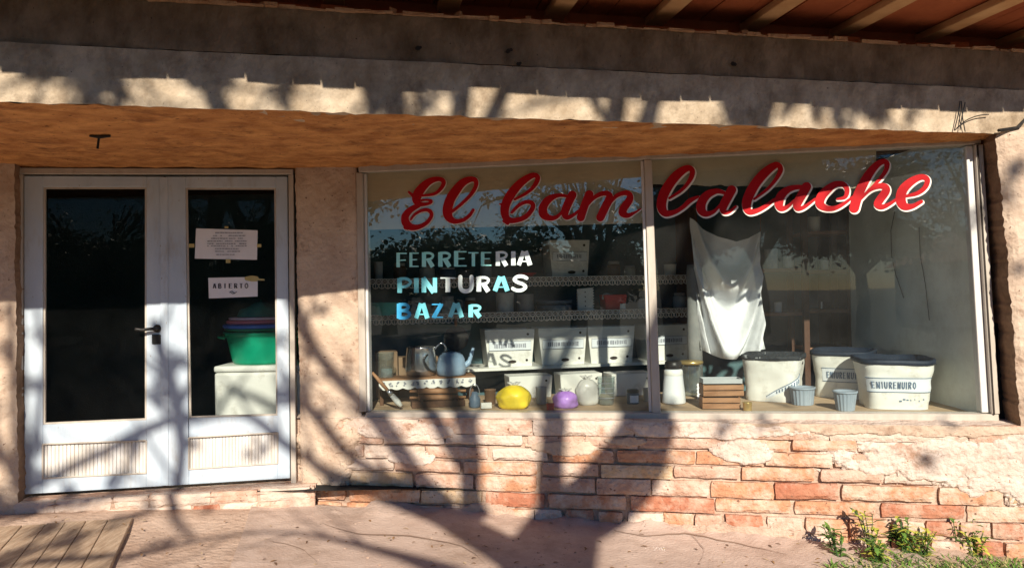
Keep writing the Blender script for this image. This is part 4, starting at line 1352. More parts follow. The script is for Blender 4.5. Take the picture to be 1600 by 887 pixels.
for px, y0, wp, hp, lab in ((650, 0, 62, 30, 'brown cardboard box in the dark behind the steel jug'), (600, 0, 34, 40, 'dark brown carton in the corner behind the glass beaker')):
    q = FV.hit(px, 560, .05)
    t = thing('carton', lab, 'box', (q.x, q.y + .1, ZCART), FV.ang, 'cartons behind the kettles')
    m1 = MB(); m1.box((0, 0, px2m(hp, q) / 2 + .08), (px2m(wp, q), .16, px2m(hp, q) + .16)); m1.build('carton_body', mat('cardboard', (.20, .13, .08), (.27, .18, .11), scale=5, rough=.9, bump=.05), t, bevel=.003)
    m1 = MB(); m1.box((0, -.0805, px2m(hp, q) * .5 + .09), (px2m(wp, q) * .5, .002, px2m(hp, q) * .4)); m1.build('carton_label', grey_tin, t)
q = FV.hit(712, 528, .04)
t = thing('frying_pan', 'black frying pan hanging under the middle lace shelf', 'pan', q, FV.ang)
m1 = MB(); m1.tube([(0, .0, 0), (0, -.03, 0)], [.085, .10], 28); m1.build('pan_body', black_m, t, smooth=False)
m1 = MB(); m1.tube([(0, -.02, .09), (0, -.015, .16), (0, -.01, .20)], [.012, .010, .012], 8); m1.build('handle', wood_mid, t, smooth=True)
# toothed white pack
p = shelf_pt(914, 480, SHZ['B'], -.07)
mb = MB()
h = px2m(36, p); wd = px2m(24, p)
prof = []
for i in range(9):
    prof += [(wd / 2, h * i / 8.5), (wd / 2 + .016, h * (i + .5) / 8.5)]
left = [(-wd / 2 - (.004 if i % 2 else 0), h * (16 - i) / 17) for i in range(17)]
poly = prof + left
n = len(poly)
mb.add([(x, -.012, z) for x, z in poly] + [(x, .012, z) for x, z in poly], [tuple(range(n)), tuple(range(2 * n - 1, n - 1, -1))] + [(i, n + i, n + (i + 1) % n, (i + 1) % n) for i in range(n)])
t = thing('comb_card', 'white upright card with one toothed edge next to the red box', 'card', p, FS.ang)
mb.build('card', white_box, t)
mb = MB()
for i in range(4): mb.disc((.0, -.0135, h * (.2 + .2 * i)), (0, -1, 0), .006, 6)
mb.build('punched_hole', rubber, t)
p = shelf_pt(958, 480, SHZ['B'], -.1)
t = thing('red_pack', 'red plastic box with a white corner on the middle lace shelf', 'box', p, FS.ang + .1)
mb = MB(); mb.box((0, 0, px2m(12, p)), (px2m(38, p), .13, px2m(24, p)), taper=.85); mb.build('box_body', red_pl, t, bevel=.008, segs=2)
mb = MB(); mb.box((.06, -.064, .03), (.05, .006, .045)); mb.build('white_tag', white_box, t)
mb = MB(); mb.tube(catmull([(-.1, -.02, .09), (-.09, -.02, .13), (-.03, -.02, .125), (.0, -.02, .118)], 4), .012, 8); mb.build('pale_strap', clear_pl, t, smooth=True)

# kettles and the flower-printed tray, left
trz = 0.80
p0 = FS.hit(588, 585, .02); p1 = FS.hit(738, 580, .02)
c0 = (p0 + p1) / 2
t = thing('lined_board', 'low wooden board with a flower-printed paper border under the kettles', 'shelf', (c0.x, c0.y + .08, trz), FS.ang)
L_ = (p1 - p0).length
mb = MB(); mb.box((0, 0, -.01), (L_, .24, .018)); mb.build('board', wood_mid, t, bevel=.002)
mb = MB()
mb.grid(lambda u, v: Vector((-L_ / 2 + L_ * u, -.124 - .003 * math.sin(u * 30), -.012 - .055 * v * (1 + .25 * abs(math.sin(u * 26))))), 60, 4, flip=True)
mb.build('paper_border', white_box, t)
mb = MB()
x = -L_ / 2 + .03
while x < L_ / 2 - .02:
    for k in range(4):
        mb.disc((x + random.uniform(-.012, .012), -.1305, -.036 + random.uniform(-.014, .014)), (0, -1, 0), random.uniform(.004, .009), 7)
    x += random.uniform(.045, .06)
mb.build('printed_flowers', ink_soft, t)
for x in (-L_ / 2 + .02, L_ / 2 - .02):
    mb = MB(); mb.box((x, .03, -.11), (.025, .18, .175)); mb.build('leg', wood_dark, t)

kp = FS.hit(655, 580, .0)
t = thing('steel_jug', 'shiny steel jug with looped handle standing behind the blue kettle', 'jug', (kp.x, kp.y + .12, trz + .002), FS.ang)
mb = MB(); mb.lathe([(.10, 0), (.112, .008), (.118, .05), (.112, .16), (.106, .205), (.110, .213), (.100, .21), (.10, .05), (0, .02)], n=32); mb.build('jug_body', steel, t, smooth=True)
mb = MB(); mb.tube(catmull([(.10, -.02, .19), (.15, -.03, .235), (.185, -.03, .20), (.16, -.03, .12), (.112, -.02, .07)], 5), .008, 8); mb.build('handle', steel, t, smooth=True)
mb = MB(); mb.tube(catmull([(.04, -.11, .16), (.01, -.145, .12), (.05, -.14, .05), (.09, -.095, .03)], 5), .007, 8); mb.build('front_handle', black_m, t, smooth=True)
kp = FS.hit(704, 588, .07)
t = thing('blue_kettle', 'dented blue enamel kettle with raised spout on the flower-edged board', 'kettle', (kp.x, kp.y + .10, trz + .002), FS.ang)
mb = MB(); mb.lathe([(.095, 0), (.108, .01), (.11, .05), (.10, .12), (.085, .15), (.07, .158), (.07, .166), (.02, .175), (0, .176)], n=32, wob=.02); mb.build('kettle_body', blue_tin, t, smooth=True)
mb = MB(); mb.tube(catmull([(.09, 0, .06), (.13, 0, .09), (.155, 0, .16), (.168, 0, .20)], 5), [.022] * 6 + [.016] * 5 + [.012] * 5, 10); mb.build('spout', blue_tin, t, smooth=True)
mb = MB(); mb.tube(catmull([(-.08, 0, .14), (-.06, 0, .165), (0, 0, .185), (.06, 0, .165), (.08, 0, .14)], 5), .006, 8); mb.build('handle', black_m, t, smooth=True)
kp = FS.hit(600, 585, .0)
can('glass_beaker', 'empty glass beaker on the flower-edged board next to the steel jug', 'glass', 0, trz + .002, 26, 38, jar_glass, pos=Vector((kp.x, kp.y + .08, 0)))

# things on the platform
ZP = 0.604
def plat(px, py): return hit_z(px, py, ZP)
# paint brush leaning at left
a = FW.hit(577, 583) - FW.n * .06; b = FW.hit(612, 628) - FW.n * .10
t = thing('paint_brush', 'long wooden paint brush leaning in the lower window corner by the column', 'brush', (b.x, b.y, ZP))
mb = MB(); dv = (b - a); mb.tube([a, a + dv * .3, a + dv * .65], [.009, .014, .012], 8); mb.build('handle', wood_mid, t, world=True, smooth=True)
mb = MB(); q0 = a + dv * .64; q1 = a + dv * .82; q2 = a + dv * 1.22; q2.z = max(q2.z, ZP + .006)
mb.tube([q0, q1], [.014, .017], 8); mb.build('ferrule', steel, t, world=True, smooth=True)
mb = MB(); mb.tube([q1, q1.lerp(q2, .6), q2], [.017, .022, .014], 8); mb.build('bristles', white_box, t, world=True, smooth=True)
# rolling pins on a small stand
for i, (y, lab) in enumerate(((611, 'wooden rolling pin lying above the other one under the kettles'), (621, 'paler wooden rolling pin lying lowest under the kettles'))):
    pa = FS.hit(640, y, .16 + .02 * i); pb = FS.hit(728, y - 1, .16 + .02 * i)
    c = (pa + pb) / 2
    t = thing('rolling_pin', lab, 'rolling pin', c, 0, 'rolling pins under the kettles')
    mb = MB(); mb.tube([pa.lerp(pb, .15), pa.lerp(pb, .85)], .021, 12); mb.build('roller', wood_mid, t, world=True, smooth=True)
    for q, r_ in ((0, .15), (1, .85)):
        mb = MB(); mb.tube([pa.lerp(pb, q), pa.lerp(pb, r_)], .010, 8); mb.build('handle', wood_mid, t, world=True, smooth=True)
pa = FS.hit(684, 634, .15)
t = thing('baking_stand', 'dark low crate carrying the two rolling pins', 'crate', (pa.x, pa.y, ZP), FS.ang)
mb = MB(); mb.box((0, 0, .022), (.38, .14, .044)); mb.build('crate_body', wood_dark, t, bevel=.003)
for x in (-.12, .12):
    mb = MB(); mb.box((x, 0, .05), (.02, .13, .03)); mb.build('pin_rest', wood_dark, t, bevel=.002)
# small lamp / hooked pot
p = plat(742, 636)
t = thing('small_lantern', 'small dark lantern with a thin wire loop near the yellow bag', 'lantern', p)
mb = MB(); mb.lathe([(.035, 0), (.04, .01), (.04, .06), (.025, .085), (.02, .11), (0, .112)], n=16); mb.build('lantern_body', dark_tin, t, smooth=True)
mb = MB(); mb.tube(catmull([(-.035, 0, .06), (-.03, 0, .13), (.0, 0, .165), (.03, 0, .13), (.035, 0, .06)], 5), .004, 6); mb.build('wire_handle', steel, t, smooth=True)
p = plat(760, 638)
t = thing('white_tag_card', 'small white price card lying beside the dark lantern', 'card', p, .2)
mb = MB(); mb.box((0, 0, .022), (.075, .02, .04)); mb.build('card', white_box, t, bevel=.002)

def bag(name, label, px, py, wpx, hpx, m_, seed, knot=True, group=None, depth=.8):
    p = plat(px, py)
    r, h = px2m(wpx, p) / 2, px2m(hpx, p)
    t = thing(name, label, 'bag', (p.x, p.y + r * .3, ZP), 0, group)
    mb = MB()
    def fn(u, v):
        a_ = u * 2 * math.pi
        rr = r * max(0, 1 - abs((v - .36) / .645) ** 2.6) ** .5 * (1 if v > .02 else .9)
        rr *= 1 + .16 * nz((math.cos(a_) * 1.4, math.sin(a_) * 1.4, v * 2 + seed), 1.2) + .09 * nz((math.cos(a_) * 4, math.sin(a_) * 4, v * 3 + seed), 1.5) * (0.4 + v)
        return Vector((rr * math.cos(a_), rr * math.sin(a_) * depth, h * v))
    mb.grid(fn, 36, 16)
    mb.build('bag_body', m_, t, smooth=True)
    if knot:
        mb = MB()
        for k in range(5):
            a_ = k * 1.3 + seed
            mb.tube([(0, 0, h * .93), (.025 * math.cos(a_), .02 * math.sin(a_), h * 1.06), (.05 * math.cos(a_), .03 * math.sin(a_), h * 1.12)], [.012, .010, .003], 5)
        mb.build('knot', clear_pl, t, smooth=True)
    return t
bag('yellow_bag', 'bright yellow filled plastic bag on the platform', 803, 638, 52, 36, yellow_pl, 1)
bag('purple_bag', 'crumpled purple plastic bag on the platform', 884, 637, 40, 26, purple_pl, 4)
bag('clear_bag', 'milky plastic bag bulging between the purple bag and the glass jug', 918, 632, 38, 40, clear_pl, 8)
p = plat(949, 633)
t = thing('measuring_jug', 'clear ribbed measuring jug beside the milky bag', 'jug', (p.x, p.y + .05, ZP))
mb = MB(); mb.lathe([(.05, 0), (.054, .01), (.062, .19), (.066, .195), (.06, .19), (.05, .012), (0, .01)], n=24); mb.build('jug_body', jar_glass, t, smooth=True)
mb = MB()
for k in range(4): mb.tube([(.062 * math.cos(a_), .062 * math.sin(a_), .05 + .035 * k) for a_ in [math.pi * (1 + j / 8) for j in range(9)]], .002, 4)
mb.build('measure_line', ink_soft, t)
p = plat(989, 630)
t = thing('labelled_jar', 'small dark jar with a white label close to the mullion', 'jar', p)
mb = MB(); mb.lathe([(.042, 0), (.044, .006), (.044, .07), (.036, .08), (0, .081)], n=24); mb.build('jar_body', dark_tin, t, smooth=True)
mb = MB(); mb.lathe([(.041, .079), (.043, .082), (.043, .098), (.038, .101), (0, .101)], n=24); mb.build('lid', black_m, t, smooth=True)
mb = MB(); mb.grid(lambda u, v: Vector((.0452 * math.cos(-2.2 + 1.5 * u), .0452 * math.sin(-2.2 + 1.5 * u), .012 + .05 * v)), 8, 1); mb.build('label', paper, t)
# bottle and lidded jar right of the mullion
p = plat(1053, 629)
t = thing('white_bottle', 'pale conical bottle with dark cap before the gold-lidded jar', 'bottle', p)
mb = MB(); mb.lathe([(.080, 0), (.084, .008), (.078, .08), (.066, .20), (.064, .235), (.05, .245), (0, .246)], n=28); mb.build('bottle_body', pale_bottle, t, smooth=True)
mb = MB(); mb.lathe([(.058, .245), (.062, .25), (.058, .292), (.05, .298), (0, .298)], n=28); mb.build('cap', black_m, t, smooth=True)
mb = MB(); mb.lathe([(.066, .198), (.0675, .2), (.0655, .23), (.064, .232)], n=28); mb.build('band', white_box, t, smooth=True)
p = plat(1083, 618)
t = thing('lidded_jar', 'glass jar with a flat gold lid behind the pale bottle', 'jar', (p.x, p.y + .04, ZP))
mb = MB(); mb.lathe([(.07, 0), (.076, .01), (.076, .2), (.06, .23), (.06, .24)], n=28); mb.build('jar_body', jar_glass, t, smooth=True)
mb = MB(); mb.lathe([(.085, .238), (.09, .243), (.09, .258), (.08, .263), (0, .264)], n=28); mb.build('lid', gold, t, smooth=True)
p = plat(1092, 622)
mb = MB()
h = .115; wd = .045
poly = [(-wd / 2 + (.006 if i % 2 else 0), h * i / 9) for i in range(10)] + [(wd / 2, h), (wd / 2, 0)]
n = len(poly)
mb.add([(x, -.003, z) for x, z in poly] + [(x, .003, z) for x, z in poly], [tuple(range(n - 1, -1, -1)), tuple(range(n, 2 * n))] + [(i, (i + 1) % n, n + (i + 1) % n, n + i) for i in range(n)])
o = mb.build('toothed_card', paper); o.location = (p.x, p.y - .03, ZP)
tag(o, 'small white card with a toothed edge in front of the gold-lidded jar', 'card')
for px, py, wp, hp, mm, nm, lab, ct in ((766, 630, 18, 22, brown_j, 'brown_jar', 'small brown jar on the platform beside the yellow bag', 'jar'), (846, 630, 17, 26, grey_tin, 'tin_can', 'plain grey tin between the yellow and the purple bag', 'tin'),
                                    (1012, 626, 14, 20, ivory, 'tin_can', 'small ivory tin half hidden by the window mullion', 'tin'), (860, 640, 12, 10, red_pl, 'bottle_cap', 'tiny red cap lying before the purple bag', 'cap'), (1168, 641, 14, 13, gold, 'brass_cup', 'small brass cup before the slant-labelled tub', 'cup')):
    q = plat(px, py)
    can(nm, lab, ct, 0, ZP, wp, hp, mm, pos=Vector((q.x, q.y, 0)))
# stacked small crates
p = plat(1131, 640)
for i, (dz, wd, lab) in enumerate(((0, .25, 'small wooden crate at the bottom of the two-crate stack beside the big tub'), (.085, .27, 'small wooden crate on top of the two-crate stack beside the big tub'))):
    t = thing('small_crate', lab, 'crate', (p.x + .012 * i, p.y + .10, ZP + dz), -.1 + .05 * i, 'small crates in the window')
    for sgn in (-1, 1):
        mb = MB()
        for k in range(2): mb.box((0, sgn * .07, .02 + .04 * k), (wd, .010, .034))
        mb.build('side_slats', wood_mid, t, bevel=.0015)
        mb = MB(); mb.box((sgn * (wd / 2 - .006), 0, .04), (.010, .128, .08)); mb.build('end_board', wood_mid, t, bevel=.0015)
    mb = MB(); mb.box((0, 0, .004), (wd - .024, .128, .006)); mb.build('bottom_board', wood_mid, t)
p = plat(1131, 640)
t = thing('tin_tray', 'shallow pale tray lying on the top small crate', 'tray', (p.x + .01, p.y + .10, ZP + .168), -.06)
mb = MB(); mb.box((0, 0, .006), (.25, .13, .012), taper=.94); mb.build('tray_base', grey_tin, t, bevel=.002)
mb = MB()
for sgn in (-1, 1):
    mb.box((0, sgn * .066, .018), (.26, .004, .03)); mb.box((sgn * .128, 0, .018), (.004, .128, .03))
mb.build('tray_rim', grey_tin, t)

# big white tubs
def tub(label, px, py, wt, wb, hpx, kind, seed, fold):
    p = plat(px, py)
    r1, r0, h = px2m(wt, p) / 2, px2m(wb, p) / 2, px2m(hpx, p)
    kf = (p.y + r0) / p.y
    r1 *= kf; r0 *= kf
    t = thing('white_tub', label, 'tub', (p.x * kf, p.y + r0, ZP), 0, 'big white tubs in the window')
    rot = {'slant': .95, 'band': .62}[kind] + .12 * seed
    def se(a_):
        c_, s_ = abs(math.cos(a_ - rot)), abs(math.sin(a_ - rot))
        return (c_ ** 4.2 + s_ ** 4.2) ** (-1 / 4.2)
    nrm = max(abs(se(k * .05) * math.cos(k * .05)) for k in range(126))
    mb = MB()
    n = 72
    m = 16
    def rad(v, a_):
        rr = r0 + (r1 - r0) * v
        rr *= 1 - fold * .10 * math.exp(-((v - .45) / .3) ** 2) * (0.5 + .5 * math.cos(a_ * 3 + seed))
        rr *= (1 + .035 * nz((math.cos(a_), math.sin(a_), v * 3 + seed), 2) + .015 * nz((math.cos(a_) * 3, math.sin(a_) * 3, v * 6 + seed), 2)) * se(a_) / nrm
        return rr
    mb.grid(lambda u, v: Vector((rad(v, u * 6.28318) * math.cos(u * 6.28318), rad(v, u * 6.28318) * math.sin(u * 6.28318), h * v)), n, m)
    mb.disc((0, 0, .002), (0, 0, -1), r0 * .8, 32)
    mb.build('tub_body', white_box, t, smooth=True)
    mb = MB()
    prof = [(.99, h - .022), (1.035, h - .018), (1.035, h + .010), (.95, h + .012), (.93, h - .02), (.8, h - .024), (.4, h - .018), (0.001, h - .015)]
    def rimf(u, v):
        f_ = v * (len(prof) - 1); i_ = min(int(round(f_)), len(prof) - 1)
        a_ = u * 6.28318
        q_ = prof[i_][0] * rad(1, a_)
        return Vector((q_ * math.cos(a_), q_ * math.sin(a_), prof[i_][1] + .006 * nz((math.cos(a_), math.sin(a_), seed), 1.5)))
    mb.grid(rimf, 64, len(prof) - 1)
    mb.build('dark_filling', soil if kind == 'slant' else navy, t, smooth=True)
    mb = MB(); mb.disc((math.cos(-.75) * rad(.86, -.75) * 1.005, math.sin(-.75) * rad(.86, -.75) * 1.005, h * .86), (math.cos(-.75), math.sin(-.75), 0), .012, 10)
    mb.build('eyelet', rubber, t)
    if kind == 'band':
        def band(z0, z1, a0, a1, off, slope=0):
            m2 = MB()
            m2.grid(lambda u, v: Vector((math.cos(a0 + (a1 - a0) * u), math.sin(a0 + (a1 - a0) * u), 0)) * (rad((z0 + (z1 - z0) * v), a0 + (a1 - a0) * u) + off) + Vector((0, 0, h * (z0 + (z1 - z0) * v))), 40, 3)
            return m2
        band(.36, .66, -2.72, -.95, .002).build('label_band', label_pale, t, smooth=True)
        m3 = MB()
        for zz in (.365, .655):
            m3.tube([Vector((math.cos(a_), math.sin(a_), 0)) * (rad(zz, a_) + .003) + Vector((0, 0, h * zz)) for a_ in [-2.72 + 1.77 * i / 24 for i in range(25)]], .0025, 4)
        a_ = -2.56
        def onb(x, y):
            z = .44 + .14 * y
            return Vector((math.cos(x), math.sin(x), 0)) * (rad(z, x) + .0035) + Vector((0, 0, h * z))
        for ch in 'ENIURENUIRO':
            gw = .085 if ch != 'I' else .03
            for pts, th in glyph(ch):
                pl = []
                for (xa, ya), (xb_, yb_) in zip(pts, pts[1:]):
                    pl += [onb(a_ + gw * (xa + (xb_ - xa) * k / 3), ya + (yb_ - ya) * k / 3) for k in range(3)]
                pl.append(onb(a_ + gw * pts[-1][0], pts[-1][1]))
                m3.tube(pl, .0042 if th else .0024, 4)
            a_ += gw + .035
        for k in range(7):
            aa = -1.85 + .11 * k
            m3.grid(lambda u, v: Vector((math.cos(aa + .08 * u), math.sin(aa + .08 * u), 0)) * (rad(.2, aa) + .003) + Vector((0, 0, h * (.17 + .035 * abs(math.sin(k * 1.9)) + .03 * v))), 2, 1)
        m3.build('label_print', blue_label, t)
    elif kind == 'slant':
        m3 = MB()
        def sl(u, v, w0):
            a_ = -2.2 + 1.25 * u
            z = .12 + .50 * u + w0 * v
            return Vector((math.cos(a_), math.sin(a_), 0)) * (rad(z, a_) + .002) + Vector((0, 0, h * z))
        m3.grid(lambda u, v: sl(u, v, -.20 * (0.3 + .7 * u)), 30, 3, flip=True)
        m3.build('label_band', label_pale, t, smooth=True)
        m3 = MB()
        m3.tube([sl(i / 20, 0, 0) * 1.0 for i in range(21)], .003, 4)
        for k in range(9):
            u0 = .30 + .07 * k
            m3.tube([sl(u0, .25, -.2 * (0.3 + .7 * u0)) * 1.008, sl(u0, .75, -.2 * (0.3 + .7 * u0)) * 1.008], .004, 4)
        m3.build('label_print', blue_label, t)
    return t
tub('big white tub with a slanting printed label beside the wooden crates', 1211, 629, 103, 92, 70, 'slant', 1, .8)
tub('big white tub half hidden between and behind the two others', 1320, 624, 104, 92, 72, 'band', 3, .6)
tub('big white tub with a blue printed band nearest the pale wall', 1396, 641, 113, 94, 76, 'band', 6, .4)
def bucket(label, px, py, wt, wb, hpx):
    p = plat(px, py)
    r1, r0, h = px2m(wt, p) / 2, px2m(wb, p) / 2, px2m(hpx, p)
    t = thing('ribbed_bucket', label, 'bucket', (p.x, p.y, ZP), 0, 'small ribbed buckets by the tubs')
    mb = MB()
    mb.grid(lambda u, v: Vector(((r0 + (r1 - r0) * v) * (1 + .03 * math.cos(u * 6.28318 * 18)) * math.cos(u * 6.28318), (r0 + (r1 - r0) * v) * (1 + .03 * math.cos(u * 6.28318 * 18)) * math.sin(u * 6.28318), h * v)), 108, 4)
    mb.build('bucket_body', mat('grey_zinc', (.22, .27, .32), (.31, .36, .41), rough=.45, bump=0), t, smooth=True)
    mb = MB(); mb.lathe([(r1 * 1.0, h - .01), (r1 * 1.08, h - .008), (r1 * 1.08, h + .004), (r1 * .95, h + .004), (r0 * .9, .008), (0, .006)], n=36); mb.build('rim', MATS['grey_zinc'], t, smooth=True)
    return t
bucket('small grey ribbed bucket in front of the slant-labelled tub', 1254, 631, 36, 31, 26)
bucket('small grey ribbed bucket before the blue-banded tub, nearest the glass', 1321, 640, 34, 26, 29)

# hanging cloth
YC = 5.72
top = [(1078, 340), (1098, 358), (1120, 370), (1148, 378), (1170, 372), (1187, 362)]
bot = [(1094, 545), (1106, 551), (1122, 558), (1145, 559), (1170, 554), (1195, 545)]
def lerp_pts(P, u):
    f = u * (len(P) - 1); i = min(int(f), len(P) - 2); k = f - i
    return (P[i][0] * (1 - k) + P[i + 1][0] * k, P[i][1] * (1 - k) + P[i + 1][1] * k)
def cfn(u, v):
    tp, bt = lerp_pts(top, u), lerp_pts(bot, u)
    x = tp[0] * (1 - v) + bt[0] * v
    y = tp[1] * (1 - v) + bt[1] * v
    sag = 1 - (2 * u - 1) ** 2
    ph = v * 1.0 - 0.62 * sag * (0.5 + .5 * v) - 0.10 * u
    amp = .085 * (0.35 + .65 * sag) * (0.5 + .5 * min(1, v * 2))
    fold = amp * (math.sin(ph * 17) + .4 * math.sin(ph * 31 + 2 * u))
    fold += .02 * math.sin(u * 9 + 1.2 * v) * (.4 + v * .5) + .012 * nz((u * 3, v * 6, 2), 2)
    p = hit_y(x, y, YC)
    p.y += fold - .05 * sag
    return p
mb = MB(); mb.grid(cfn, 56, 90, flip=True)
ccen = hit_y(1140, 450, YC)
t = thing('hanging_cloth', 'white cloth draped in swags from two corners above the tubs', 'cloth', (ccen.x, ccen.y, 1.0))
o = mb.build('cloth_sheet', cloth_m, t, world=True, smooth=True)
mb = MB(); q0 = cfn(0, 0); q1 = cfn(1, 0)
mb.tube([q0, Vector((q0.x - .02, q0.y, 2.39))], .004, 5); mb.tube([q1, Vector((q1.x + .02, q1.y, 2.39))], .004, 5)
mb.build('hanging_cord', wood_dark, t, world=True)
# grey roll standing behind the mullion
p = hit_y(1082, 500, 5.85)
mb = MB(); mb.lathe([(.055, 0), (.058, .4), (.055, .95), (.05, 1.0), (.015, 1.0), (.012, .97), (0, .97)], n=20, wob=.08)
o = mb.build('fabric_roll', mat('grey_canvas', (.14, .15, .15), (.22, .22, .21), rough=.9, bump=.1), smooth=True); o.location = (p.x, p.y - .07, ZP)
tag(o, 'tall grey roll standing upright behind the edge of the white cloth', 'roll')
rack_w = mat('rack_wood', (0.24, 0.12, 0.07), (0.34, 0.18, 0.11), scale=6, stretch=(1, 4, 4), rough=0.7, bump=0.1)
rack_p = mat('rack_post_wood', (0.07, 0.035, 0.022), (0.11, 0.055, 0.035), scale=6, rough=0.8, bump=0.1)
# open rack at the back right
YR = 6.45
t = thing('open_rack', 'dark brown open wooden rack in the back corner beside the pale wall', 'rack', (hit_y(1293, 450, YR).x, YR, .12))
xa, xb = hit_y(1258, 450, YR).x, hit_y(1330, 450, YR).x
for x in (xa, xb):
    mb = MB(); mb.box((x, YR, 1.25), (.05, .05, 2.28)); mb.build('upright', rack_p, t, world=True, bevel=.003)
    mb = MB(); mb.box((x, YR + .34, 1.25), (.05, .05, 2.28)); mb.build('upright', rack_p, t, world=True, bevel=.003)
SH = []
for y in (363, 424, 486, 545):
    z = hit_y(1293, y, YR).z
    SH.append(z)
    mb = MB(); mb.box(((xa + xb) / 2, YR + .17, z), (xb - xa - .052, .36, .028)); mb.build('shelf_board', rack_w, t, world=True, bevel=.002)
xw = hit_y(1180, 450, YR).x
for z in (SH[1] + .02, SH[2] - .02):
    mb = MB(); mb.box(((xa + xw) / 2 - .03, YR + .17, z), (xa - xw, .34, .028)); mb.build('side_board', rack_w, t, world=True)
def rack_can(px, zi, wpx, hpx, m_, lab, name='rack_cup', side=0, cat='cup'):
    q = hit_y(px, 400, YR + .06)
    return can(name, lab, cat, 0, zi + .016, wpx, hpx, m_, pos=Vector((q.x, q.y, 0)), group='small goods on the rack')
rack_can(1259 + 14, SH[0], 18, 22, white_box, 'white cup on the top board of the dark rack')
rack_can(1288, SH[1], 13, 15, pale_bottle, 'pale cup with dark rings on the second board of the rack')
rack_can(1262, SH[1], 4, 18, pale_bottle, 'thin pale stick on the second board of the rack', 'rack_stick', cat='stick')
rack_can(1282, SH[2], 5, 12, steel, 'tiny bright bottle on the third board of the rack', 'rack_bottle', cat='bottle')
q = hit_y(1232, 415, YR)
rack_can(1232, SH[1] + .02, 15, 18, label_pale, 'pale boot-shaped jug on the upper side board beside the rack post', 'rack_jug', cat='jug')
rack_can(1205, SH[1] + .02, 20, 30, mat('blue_white_china', (.30, .36, .45), (.6, .62, .65), scale=14, rough=.4, bump=0), 'blue and white patterned vase on the upper side board near the cloth', 'rack_vase', cat='vase')
rack_can(1214, SH[2] - .02, 12, 16, label_pale, 'striped pale tin on the lower side board of the rack', 'rack_tin', cat='tin')

# ================================================================== OUTSIDE DETAILS
# plank ramp at the door
pa = hit_g(206, 820); pb = hit_g(176, 887)
dr_ = (pb - pa).normalized()
sdv = Vector((-dr_.y, dr_.x, 0))
if sdv.x > 0: sdv = -sdv
t = thing('plank_ramp', 'weathered grey brown plank ramp lying on the ground before the doorstep', 'ramp', (pa.x - .6, pa.y - .5, gz(-2.5, 4)))
mb = MB()
off = 0
while off < 1.35:
    wd = random.uniform(.10, .15)
    q0 = pa + sdv * off - dr_ * .04; q1 = pa + sdv * (off + wd - .004) - dr_ * .04
    e0 = q0 + dr_ * 1.6; e1 = q1 + dr_ * 1.6
    for q in (q0, q1, e0, e1): q.z = gz(q.x, q.y) + .038 + random.uniform(-.002, .002)
    dn = Vector((0, 0, -.03))
    mb.hexa([q1, e1, e0, q0][::1], [q1 + dn, e1 + dn, e0 + dn, q0 + dn])
    off += wd
o = mb.build('plank_deck', plank_m, t, world=True, bevel=.003)

# weeds and grass
random.seed(5)
def leaf(mb, base, dirv, L, W, bend=.4):
    d = dirv.normalized()
    s = d.cross(Vector((0, 0, 1)))
    if s.length < .1: s = Vector((1, 0, 0))
    s.normalize()
    u = s.cross(d)
    pts = [base, base + d * L * .35 + u * L * .06, base + d * L * .7 - u * L * bend * .15, base + d * L * .98 - u * L * bend * .5]
    w_ = [W * .25, W * .5, W * .42, W * .04]
    vs = []
    for p, q in zip(pts, w_):
        vs += [p - s * q, p + s * q]
    mb.add(vs, [(0, 1, 3, 2), (2, 3, 5, 4), (4, 5, 7, 6)])
def weed(label, px, py, h, mats, n):
    p = hit_g(px, py - 4); h *= 1.3; n += 2
    t = thing('weed', label, 'weed', p, 0, 'weeds along the foot of the wall')
    st_, lf = MB(), MB()
    for k in range(n):
        a = random.uniform(0, 6.28); ln = random.uniform(.05, .35)
        hh = h * random.uniform(.6, 1.05)
        tip = Vector((math.cos(a) * ln * h * 1.5, math.sin(a) * ln * h, hh))
        b0 = Vector((random.uniform(-.02, .02), random.uniform(-.02, .02), -.01))
        mid = b0.lerp(tip, .5) + Vector((0, 0, hh * .12))
        st_.tube([b0, mid, tip], [.0035, .003, .002], 5)
        for j in range(8):
            f = .2 + .8 * j / 7
            q = b0.lerp(mid, f * 2) if f < .5 else mid.lerp(tip, f * 2 - 1)
            aa = j * 2.4 + random.uniform(-.4, .4)
            lf.k = 0 if random.random() < .7 else 1
            leaf(lf, q, Vector((math.cos(aa), math.sin(aa), random.uniform(.1, .8))), random.uniform(.035, .085), random.uniform(.010, .024), random.uniform(.2, .7))
    st_.build('stems', weedC, t)
    lf.build('leaves', mats, t)
    return t
weed('loose green weed growing on the bare ground farthest from the pier', 1308, 879, .17, [weedA, weedC], 6)
weed('pale branching weed with a bare dark stem below the brick hole', 1362, 876, .21, [weedB, weedC], 5)
weed('bright green bushy weed next to the pale branching one', 1415, 876, .17, [weedA, weedB], 7)
weed('mostly yellow leafy weed in the middle of the row', 1440, 880, .14, [weedB, weedA], 7)
weed('thin sparse weed with yellow tips near the dark tall one', 1498, 874, .19, [weedA, weedB], 5)
weed('yellowish low weed between the thin leaning and dark weeds', 1525, 880, .12, [weedB, weedA], 6)
weed('leafy fresh green weed filling the gap behind the yellow green one', 1395, 866, .13, [weedA, weedC], 8)
weed('small spreading weed at the foot of the bricks below the pier', 1548, 868, .12, [weedA, weedB], 8)
weed('low leafy weed before the bright green one, half in the grass', 1372, 888, .11, [weedA, weedB], 8)
weed('dark green tall weed by the wall nearest the pier', 1578, 872, .20, [weedC, weedA], 7)
gm = MB()
